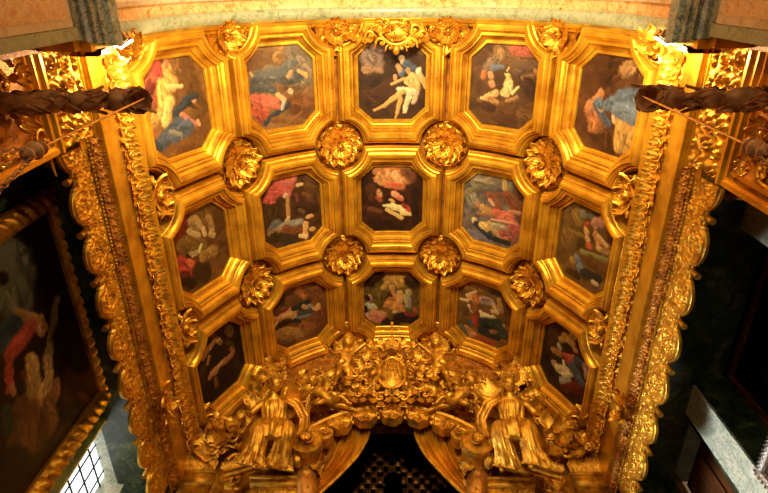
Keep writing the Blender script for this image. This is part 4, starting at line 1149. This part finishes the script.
# ------------------------------------------------------------------ carved figures
def skin_body(name, J, E, m, parent, root_j):
    names = list(J)
    me = bpy.data.meshes.new(name)
    me.from_pydata([J[k][0] for k in names], [(names.index(a), names.index(b)) for a, b in E], [])
    o = bpy.data.objects.new(name, me); COL.objects.link(o)
    md = o.modifiers.new('skin', 'SKIN'); md.use_smooth_shade = True
    if not me.skin_vertices: me.skin_vertices.new(name='')
    for i, k in enumerate(names):
        r = J[k][1]; me.skin_vertices[0].data[i].radius = (r, r)
        me.skin_vertices[0].data[i].use_root = (k == root_j)
    sb = o.modifiers.new('subd', 'SUBSURF'); sb.levels = 1; sb.render_levels = 1
    me.materials.append(m)
    if parent is not None: o.parent = parent
    return o


def head(m, T, s=1.0, chubby=0.0):
    nu, nv = 26, 22
    a = np.linspace(0, 2 * PI, nu, endpoint=False); b = np.linspace(-PI / 2 + .02, PI / 2 - .02, nv)
    A, B = np.meshgrid(a, b, indexing='ij')
    X = np.sin(A) * np.cos(B); Y = np.cos(A) * np.cos(B); Z = np.sin(B)
    r = np.ones_like(X)
    f = lambda x0, z0, wx, wz: np.exp(-((X - x0) / wx) ** 2 - ((Z - z0) / wz) ** 2) * (Y > 0)
    r += .22 * f(0, -.12, .12, .22) + .05 * f(0, .30, .5, .12)                  # nose, brow
    r -= .12 * f(.33, .05, .17, .12) + .12 * f(-.33, .05, .17, .12)             # eye sockets
    r += .05 * f(.33, .05, .08, .05) + .05 * f(-.33, .05, .08, .05)
    r += (.05 + .08 * chubby) * (f(.45, -.28, .2, .2) + f(-.45, -.28, .2, .2))  # cheeks
    r += .07 * f(0, -.48, .20, .05) - .05 * f(0, -.42, .2, .03) + .10 * f(0, -.78, .22, .15)
    P = np.stack([X * r * .082 * (1 + .1 * chubby), Y * r * .098, Z * r * .118], -1) * s
    m.grid(P, T, cu=True)
    for e in (-1, 1): m.sphere(T @ TR(e * .082 * s, -.01 * s, -.01 * s) @ SC(.014 * s, .022 * s, .034 * s), 7, 6)


def hair(m, T, s, seed, n=46, long=False):
    rs = random.Random(seed)
    m.sphere(T @ TR(0, -.025 * s, .03 * s) @ SC(.092 * s, .098 * s, .112 * s), 14, 10)
    for k in range(n):
        a = rs.uniform(0, 2 * PI); b = rs.uniform(.0, 1.5)
        if math.cos(a) * math.cos(b) > .55: continue
        p = (math.sin(a) * math.cos(b) * .09 * s, (math.cos(a) * math.cos(b) * .095 - .02) * s, (math.sin(b) * .115 + .02) * s)
        F = T @ frame(p, np.cross((p[0], p[1], p[2] + .001), (0, 0, 1)) + np.array([.001, 0, 0]), (0, 0, 1))
        m.scroll(.026 * s, 1.3, .42, F, n=5, seg=10)
    if long:
        for k in range(7):
            t = (k - 3) * .4
            q = np.linspace(0, 1, 8)
            m.tube(np.stack([np.sin(t) * .09 + .012 * np.sin(q * 14 + k), -.07 * np.cos(t) - .03 * q, .02 - .24 * q], 1) * s, .022 * s, 6, T)


def wing(m, T, s=1.0, n=8):
    for k in range(n):
        a = -.2 - k * .22; L = (.52 - .04 * k) * s
        m.leaf(L, .062 * s, T @ TR(-.04 * s * k * .3, 0, .006 * k) @ RO(a, 'Z'), curl=.5, lift=.1, lobes=0, crease=.3, nv=8, nu=5, thick=.3)
    for k in range(n - 1):
        a = -.15 - k * .24; m.leaf(.26 * s, .05 * s, T @ TR(0, 0, .03) @ RO(a, 'Z'), curl=.5, lift=.15, lobes=0, crease=.3, nv=6, nu=5, thick=.3)
    m.tube(np.array([(0, 0, .02), (.12, .14, .05), (.32, .18, .05)]) * s, np.array([.05, .045, .02]) * s, 7, T)


def hand(m, T, s=1.0, curl=.6):
    """palm and five bent fingers, local y along the fingers, z = back of the hand"""
    m.sphere(T @ TR(0, .045 * s, 0) @ SC(.040 * s, .052 * s, .018 * s), 10, 8)
    for k, (x, L) in enumerate(((-.030, .066), (-.011, .078), (.010, .074), (.029, .058))):
        q = np.linspace(0, 1, 5); ang = curl * q * 1.5
        yy = .085 + np.cumsum(np.cos(ang)) * L / 5; zz = -np.cumsum(np.sin(ang)) * L / 5
        m.tube(np.stack([x + .15 * x * q, yy, zz], 1) * s, np.linspace(.0095, .007, 5) * s, 6, T)
    m.tube(np.array([(-.034, .02, 0), (-.055, .045, -.012), (-.062, .072, -.024), (-.060, .090, -.034)]) * s, np.array([.012, .011, .009, .007]) * s, 6, T)


def loft(m, rings, T=None, n=84, fold=None, seed=0):
    """rings: (center, rx vector, ry vector); fold(v) amplitude of the cloth folds"""
    rs = np.random.RandomState(seed); ph = rs.rand(4) * 6
    R = np.array([[np.r_[c], np.r_[x], np.r_[y]] for c, x, y in rings], float)
    k = np.linspace(0, len(R) - 1, len(R) * 7)
    D = np.zeros((len(k), 3, 3))
    for i in range(3):
        for j in range(3): D[:, i, j] = np.interp(k, range(len(R)), R[:, i, j])
    for _ in range(8): D[1:-1] = (D[:-2] + 2 * D[1:-1] + D[2:]) / 4
    v = k / k[-1]; a = np.arange(n) * 2 * PI / n
    f = 1 + (fold(v)[:, None] if fold else 0) * (np.sin(7 * a + ph[0] + 6 * v[:, None]) * .5 + np.sin(13 * a + ph[1] - 7 * v[:, None]) * .5 + .4 * np.abs(np.sin(11 * a + ph[2] + 9 * v[:, None])) + .3 * np.sin(23 * a + ph[3] + 5 * v[:, None]))
    G = D[:, None, 0] + f[..., None] * (np.cos(a)[None, :, None] * D[:, None, 1] + np.sin(a)[None, :, None] * D[:, None, 2])
    G = np.concatenate([np.repeat(D[:1, 0][:, None], n, 1), G, np.repeat(D[-1:, 0][:, None], n, 1)])
    m.grid(G, T, cv=True)


def seated_figure(F, label, mirror, seed):
    root = empty('carved_figure', F)
    tag(root, label, 'statue', 'seated figures on the broken pediment')
    q = -1 if mirror else 1
    J = {'pelvis': ((0, 0, .50), .13), 'belly': ((0, .0, .66), .115), 'chest': ((0, .01, .86), .135), 'neck': ((.01 * q, .02, 1.02), .048), 'skull': ((.02 * q, .05, 1.12), .05),
         'shl': ((-.17, 0, .93), .062), 'ell': ((-.34, .06, .76), .048), 'wrl': ((-.30, .30, .72), .032),
         'shr': ((.17, 0, .93), .062), 'elr': ((.38, .04, .98), .048), 'wrr': ((.55, .16, 1.12), .032),
         'hil': ((-.10, .06, .48), .10), 'knl': ((-.17, .44, .52), .08), 'anl': ((-.18, .46, .08), .045), 'tol': ((-.19, .60, .03), .032),
         'hir': ((.10, .06, .48), .10), 'knr': ((.16, .40, .44), .08), 'anr': ((.15, .30, .05), .045), 'tor': ((.18, .44, .0), .032)}
    J = {k: (((p[0] * q), p[1], p[2]), r) for k, (p, r) in J.items()}
    E = [('pelvis', 'belly'), ('belly', 'chest'), ('chest', 'neck'), ('neck', 'skull'), ('chest', 'shl'), ('shl', 'ell'), ('ell', 'wrl'), ('chest', 'shr'), ('shr', 'elr'), ('elr', 'wrr'),
         ('pelvis', 'hil'), ('hil', 'knl'), ('knl', 'anl'), ('anl', 'tol'), ('pelvis', 'hir'), ('hir', 'knr'), ('knr', 'anr'), ('anr', 'tor')]
    skin_body('body', J, E, M['altar'], root, 'pelvis')
    m = MB(); HT = TR(.02 * q, .07, 1.18) @ RO(-.25, 'X') @ RO(.3 * q, 'Z'); head(m, HT, 1.0); m.build('head', M['altar'], root)
    m = MB(); hair(m, HT, 1.02, seed, long=True)
    for k in range(11):
        a = k * 2 * PI / 11; m.leaf(.10, .03, HT @ TR(.085 * math.sin(a), .085 * math.cos(a) - .01, .075) @ RO(-a, 'Z') @ RO(.8, 'X'), curl=.8, lift=.3, lobes=1)
    m.build('hair', M['altar'], root)
    for hf, hc in ((frame((-.30 * q, .30, .72), (q * 1, .2, 0), (0.1, 1, -.1)), .7), (frame((.55 * q, .16, 1.12), (q, -.8, 0), (.6 * q, .5, .7)), .5)):
        m = MB(); hand(m, hf, 1.0, hc); m.build('hand', M['altar'], root)
    m = MB()
    loft(m, [((0, .01, .95), (.15, 0, 0), (0, .12, 0)), ((0, .01, .86), (.18, 0, 0), (0, .155, .0)), ((0, .01, .70), (.15, 0, 0), (0, .145, 0)), ((0, .05, .56), (.19, 0, 0), (0, .18, .03)),
             ((0, .22, .48), (.24, 0, 0), (0, .10, .19)), ((-.03 * q, .38, .42), (.25, 0, 0), (0, .15, .15)), ((-.05 * q, .42, .34), (.20, 0, 0), (0, .12, .05))],
         fold=lambda v: .06 + .16 * v, seed=seed)
    for e, (kx, ky, ax_, ay_, az_) in enumerate(((-.17, .44, -.26, .46, .05), (.16, .40, .07, .34, .02))):
        loft(m, [((q * kx * .6, .16, .54), (.13, 0, 0), (0, .05, .12)), ((q * kx, ky - .06, .52), (.13, 0, 0), (0, .08, .12)), ((q * kx, ky, .42), (.125, 0, 0), (0, .12, .05)),
                 ((q * (kx + ax_) / 2, (ky + ay_) / 2, .24), (.12, 0, 0), (0, .12, .0)), ((q * ax_, ay_, az_ + .04), (.16, 0, .03), (0, .14, .0)), ((q * ax_, ay_, az_), (.18, 0, .04), (0, .15, .0))],
             fold=lambda v: .03 + .22 * v ** 1.5, seed=seed + 9 * e, n=60)
    m.build('robe', M['altar'], root, smooth=75)
    m = MB(); tt = np.linspace(0, 1, 26)              # sash wound over the hips and thigh
    for j in range(3):
        m.tube(np.stack([q * (-.22 + .46 * tt), .12 + .16 * np.sin(PI * tt) + .03 * j, .66 - .20 * tt - .04 * j + .02 * np.sin(9 * tt + j)], 1), .035 + .012 * np.sin(tt * 12 + j), 7)
    m.tube(np.stack([q * (.24 + .10 * tt), .18 + .05 * np.sin(tt * 9), .46 - .40 * tt], 1), .06 + .02 * np.sin(tt * 10), 8); m.build('sash', M['altar'], root)
    m = MB()                                        # cloak flying behind and over the arm
    u = np.linspace(0, 1, 40); v = np.linspace(0, 1, 30); U, V = np.meshgrid(u, v, indexing='ij')
    X = q * (-.25 + (.75 * U) - .3 * V * (1 - U)); Y = -.14 + .10 * np.sin(U * 14 + V * 4) * (.4 + V) - .05 * V; Z = .98 - .85 * V + .22 * U * (1 - V) + .04 * np.sin(V * 16 + U * 9)
    Gf = np.stack([X, Y, Z], -1); Gb = Gf.copy(); Gb[..., 1] -= .03
    m.grid(np.hstack([Gf, Gb[:, ::-1]]), cv=True)
    P = np.array([(.17, .02, .98), (.30, .12, .88), (.40, .10, .70), (.38, .16, .52), (.30, .28, .42)]) * [q, 1, 1]
    m.tube(P, [.045, .05, .045, .05, .03], 9)
    for j in range(4): m.tube(P + [0.03 * q * (j - 1), .03 - .02 * j, -.03 + .02 * j], [.02, .03, .028, .034, .02], 6)
    m.build('cloak', M['altar'], root, smooth=75)
    m = MB(); wing(m, frame((.16 * q, -.10, .82), (q, .25, -.15), (0, .3, 1)), .95); m.build('wing', M['altar'], root)
    return root


def cherub(F, label, q=1, seed=0, lying=False, group='flying cherubs around the crest'):
    root = empty('cherub', F); tag(root, label, 'statue', group)
    if not lying:
        J = {'pelvis': ((0, 0, .34), .085), 'belly': ((0, .02, .44), .088), 'chest': ((0, .01, .56), .082), 'neck': ((0, .01, .66), .04), 'skull': ((0, .02, .72), .045),
             'shl': ((-.10, 0, .60), .042), 'ell': ((-.22, .06, .52), .036), 'wrl': ((-.30, .14, .58), .026), 'shr': ((.10, 0, .60), .042), 'elr': ((.20, .02, .70), .036), 'wrr': ((.31, .07, .80), .026),
             'hil': ((-.06, .03, .30), .066), 'knl': ((-.12, .16, .20), .052), 'anl': ((-.13, .05, .04), .032), 'tol': ((-.15, .12, .0), .022),
             'hir': ((.06, .02, .30), .066), 'knr': ((.10, .06, .12), .052), 'anr': ((.14, -.04, -.04), .032), 'tor': ((.16, .01, -.10), .022)}
    else:
        J = {'pelvis': ((0, 0, .12), .088), 'belly': ((.10, .02, .20), .088), 'chest': ((.20, .02, .29), .082), 'neck': ((.27, .03, .37), .04), 'skull': ((.30, .04, .42), .045),
             'shl': ((.14, .06, .35), .042), 'ell': ((.10, .18, .40), .036), 'wrl': ((.16, .28, .44), .026), 'shr': ((.30, -.02, .28), .042), 'elr': ((.42, .02, .22), .036), 'wrr': ((.50, .10, .30), .026),
             'hil': ((-.05, .05, .10), .068), 'knl': ((-.18, .17, .14), .054), 'anl': ((-.30, .12, .03), .032), 'tol': ((-.36, .17, .0), .022),
             'hir': ((-.05, -.04, .08), .068), 'knr': ((-.24, .02, .04), .054), 'anr': ((-.42, .0, -.04), .032), 'tor': ((-.48, .04, -.08), .022)}
    J = {k: (((p[0] * q), p[1], p[2]), r) for k, (p, r) in J.items()}
    E = [('pelvis', 'belly'), ('belly', 'chest'), ('chest', 'neck'), ('neck', 'skull'), ('chest', 'shl'), ('shl', 'ell'), ('ell', 'wrl'), ('chest', 'shr'), ('shr', 'elr'), ('elr', 'wrr'),
         ('pelvis', 'hil'), ('hil', 'knl'), ('knl', 'anl'), ('anl', 'tol'), ('pelvis', 'hir'), ('hir', 'knr'), ('knr', 'anr'), ('anr', 'tor')]
    skin_body('body', J, E, M['altar'], root, 'pelvis')
    h = J['skull'][0]; HT = TR(h[0], h[1] + .02, h[2] + .05) @ RO(-.35, 'X') @ RO(.35 * q, 'Z')
    m = MB(); head(m, HT, .95, 1.0); m.build('head', M['altar'], root)
    m = MB(); hair(m, HT, 1.0, seed, 60); m.build('hair', M['altar'], root)
    for a, b in (('ell', 'wrl'), ('elr', 'wrr')):
        m = MB(); p = np.array(J[b][0]); dd = p - np.array(J[a][0]); hand(m, frame(p, np.cross(dd, (0, 0, 1)), dd), .7, .6); m.build('hand', M['altar'], root)
    c = J['chest'][0]
    for e in (-1, 1):
        m = MB(); wing(m, frame((c[0] + e * .05, c[1] - .08, c[2] + .03), (e, -.1, .5), (0, .1, 1)) if e > 0 else frame((c[0] - .05, c[1] - .08, c[2] + .03), (-1, -.1, .5), (0, .1, 1)), .72, 6); m.build('wing', M['altar'], root)
    m = MB(); p = J['pelvis'][0]; t = np.linspace(0, 1, 14)
    m.tube(np.stack([p[0] + q * (-.12 + .34 * t), p[1] + .07 + .04 * np.sin(t * 9), p[2] + .02 + .07 * np.sin(t * 5) - .05 * t], 1), .035 + .015 * np.sin(t * 11), 8)
    m.tube(np.stack([p[0] + q * (.15 + .25 * t), p[1] - .02 + .03 * np.sin(t * 8), p[2] + .02 - .16 * t + .03 * np.sin(t * 9)], 1), .04 - .02 * t, 8); m.build('sash', M['altar'], root)
    return root


def facing(x, y, z, s, tilt=0.0, yaw=0.0, roll=0.0):
    """local y looks towards the room (-y), leaning forward by tilt"""
    return TR(x, y, z) @ RO(PI + yaw, 'Z') @ RO(-tilt, 'X') @ RO(roll, 'Y') @ SC(s)


seated_figure(facing(-1.86, 6.90, 6.24, 1.16, .62, .20, .18), 'large gilt seated robed figure with wing on the left arm of the pediment', True, 3)
seated_figure(facing(1.90, 6.90, 6.24, 1.18, .62, -.20, -.16), 'large gilt seated robed figure with wing on the right arm of the pediment', False, 8)
cherub(facing(-.90, 6.66, 7.95, 1.15, .55, .3, .1), 'gilt winged cherub standing left of the crest shield', -1, 4)
cherub(facing(.90, 6.66, 7.95, 1.15, .55, -.3, -.1), 'gilt winged cherub standing right of the crest shield', 1, 5)
cherub(facing(-1.08, 6.70, 7.48, 1.1, .4, 0, 0), 'gilt cherub reclining on the left shoulder of the arch', 1, 6, True, 'reclining cherubs on the arch')
cherub(facing(1.08, 6.70, 7.48, 1.1, .4, 0, 0), 'gilt cherub reclining on the right shoulder of the arch', -1, 7, True, 'reclining cherubs on the arch')

for s, side in ((-1, 'left'), (1, 'right')):
    F = facing(s * 2.30, 6.78, 8.50, 1.35, .35, -.3 * s)
    root = empty('winged_cherub_head', F)
    tag(root, 'gilt curly cherub head with small wings high on the %s of the altarpiece' % side, 'statue', 'winged cherub heads')
    m = MB(); head(m, np.eye(4), 1.15, 1.0); m.build('head', M['altar'], root)
    m = MB(); hair(m, np.eye(4), 1.2, 9, 70); m.build('hair', M['altar'], root)
    for e in (-1, 1):
        m = MB(); wing(m, frame((e * .06, -.04, -.14), (e, -.1, .1), (0, .1, 1)), .62, 6); m.build('wing', M['altar'], root)
    m = MB(); spray(m, .20, .12, 14, 40 + s, .16, frame((0, -.02, -.2), (-1, 0, 0), (0, 0, 1))); spray(m, .22, .1, 12, 44 + s, .18, frame((0, -.05, .15), (-1, 0, 0), (0, 0, 1)))
    m.build('leaf_collar', M['altar'], root)

# crest: shield, crown and cross
crest = empty('crest', facing(0, 6.55, 8.12, 1.0, .25))
tag(crest, 'gilt crest with pale shield, crown and small cross at the top centre of the altarpiece', 'crest')
m = MB(); nu, nv = 40, 26
U, V = np.meshgrid(np.linspace(-1, 1, nu), np.linspace(-1, 1, nv), indexing='ij')
wd = .21 * (1 - .35 * np.clip(-V, 0, 1) ** 2) * (1 + .08 * np.cos(V * 6)); X = U * wd; Z = V * .29 - .05 * (1 - U ** 2) * (V < 0) * (-V)
Y = .16 + .10 * (1 - U ** 2) * (1 - V ** 2) + .004 * np.cos(U * 9) * (np.abs(V) < .6)
Gf = np.stack([X, Y, Z], -1); Gb = Gf.copy(); Gb[..., 1] = .05
m.grid(np.hstack([Gf, Gb[:, ::-1]]), cv=True); m.build('shield', M['altar'], crest, smooth=60)
m = MB()
a = np.linspace(0, 2 * PI, 60)
m.tube(np.stack([.24 * np.sin(a) * (1 + .06 * np.cos(6 * a)), .15 + 0 * a, .33 * np.cos(a) * (1 + .05 * np.cos(5 * a))], 1), .032, 8, cap=False)
for k in range(4):                                 # monogram strokes raised on the shield
    x = (-.12, -.04, .04, .12)[k]
    m.tube([(x - .03, .25, -.14), (x, .275, 0), (x + .03 * (-1) ** k, .25, .15)], .014, 6)
m.tube([(-.14, .25, .0), (0, .28, -.03), (.14, .25, .0)], .012, 6)
m.build('shield_rim', M['altar'], crest)
for s in (-1, 1):
    m = MB(); T = np.diag([s, 1, 1, 1.0])
    for (x, z, R, rot) in ((.42, .20, .20, 0.3), (.44, -.22, .18, 2.2), (.30, .56, .19, -.4), (.66, .02, .15, 1.2), (.60, .42, .15, 2.8), (.20, -.48, .13, 1.0), (.58, -.42, .13, .4)):
        m.scroll(R, 1.9, .22, T @ frame((x, .06, z), (-1, 0, 0), (0, 0, 1)) @ RO(rot, 'Z'), stem=1.0, n=7, seg=26)
        for k in range(5):
            m.leaf(.2, .06, T @ frame((x, .08, z), (-1, 0, 0), (0, 0, 1)) @ RO(rot + k * 1.1, 'Z') @ TR(0, R * .7, 0), curl=1.2, lift=.3, lobes=2)
    m.build('scrollwork', M['altar'], crest)
    m = MB(); spray(m, .35, .42, 34, 70 + s, .2, frame((s * .42, .0, .02), (-1, 0, 0), (0, 0, 1)), depth=.1); m.build('foliage', M['altar'], crest)
m = MB()
m.lathe([(.15, 0), (.165, .02), (.16, .05), (.15, .06), (.17, .10), (.19, .16)], 24, TR(0, .08, .50), rmod=lambda a: 1 + .06 * np.cos(8 * a))
for k in range(8):
    a = k * PI / 4
    q = np.linspace(0, PI / 2, 8); m.tube(np.stack([np.cos(q) * .18 * math.cos(a), np.cos(q) * .18 * math.sin(a), .14 + .16 * np.sin(q)], 1), .016, 6, TR(0, .08, .50))
    m.leaf(.13, .045, TR(.17 * math.cos(a), .08 + .17 * math.sin(a), .60) @ frame((0, 0, 0), (-math.sin(a), math.cos(a), 0), (0, 0, 1)), curl=.8, lift=0, lobes=2)
m.sphere(TR(0, .08, .84) @ SC(.045), 10, 8)
m.build('crown', M['altar'], crest)
m = MB()
m.box(-.022, .022, .06, .10, .86, 1.26); m.box(-.13, .13, .06, .10, 1.08, 1.125)
for p in ((-.14, 1.10), (.14, 1.10), (0, 1.27)): m.sphere(TR(p[0], .08, p[1]) @ SC(.034, .022, .034), 8, 6)
m.build('cross', M['altar'], crest)

# ------------------------------------------------------------------ cartouche and garlands under the marble arch
F = frame((.07, .80, 9.86), (1, 0, 0), (0, -1, 0))
root = empty('cartouche', F); tag(root, 'gilt mask shaped cartouche hanging in the middle of the marble arch edge', 'carved ornament')
m = MB()
th = np.linspace(0, 2 * PI, 60)
m.tube(np.stack([.24 * np.sin(th) * (1 + .08 * np.cos(4 * th)), .17 * np.cos(th), .05 + 0 * th], 1), .03, 8, cap=False)
m.sphere(TR(0, 0, .02) @ SC(.2, .13, .07), 16, 10); m.build('shield', M['carve'], root)
for s in (-1, 1):
    m = MB(); T = np.diag([s, 1, 1, 1.0])
    for (x, y, R) in ((.30, .06, .11), (.24, -.14, .10), (.42, -.02, .09), (.10, -.22, .07), (.16, .16, .09)): m.scroll(R, 1.8, .24, T @ TR(x, y, .04), stem=.8)
    m.build('scrollwork', M['carve'], root)
m = MB(); spray(m, .36, .16, 34, 5, .16, depth=.06); m.sphere(TR(0, -.25, .06) @ SC(.06, .09, .06)); m.build('leaves', M['carve'], root)
for s, side in ((-1, 'left'), (1, 'right')):
    a = np.linspace(d(4), d(15), 20) * s + .007
    P = np.stack([3.0 * np.sin(a), .80 + .06 * np.sin(np.linspace(0, PI, 20)), ZC + 2.98 * np.cos(a)], 1)
    m = MB(); m.tube(P, .045, 8)
    rs = random.Random(8)
    for k in range(38):
        p = P[rs.randrange(20)]; t = rs.uniform(0, 2 * PI)
        m.leaf(.14, .045, frame(p, (math.cos(t), math.sin(t), 0), (-math.sin(t), math.cos(t), -.2)) @ TR(0, 0, -.02) @ RO(PI, 'Y'), curl=.9, lift=.2, lobes=2)
    tag(m.build('garland', M['carve']), 'gilt leaf garland stretched from the centre cartouche to its %s rosette' % side, 'carved ornament')
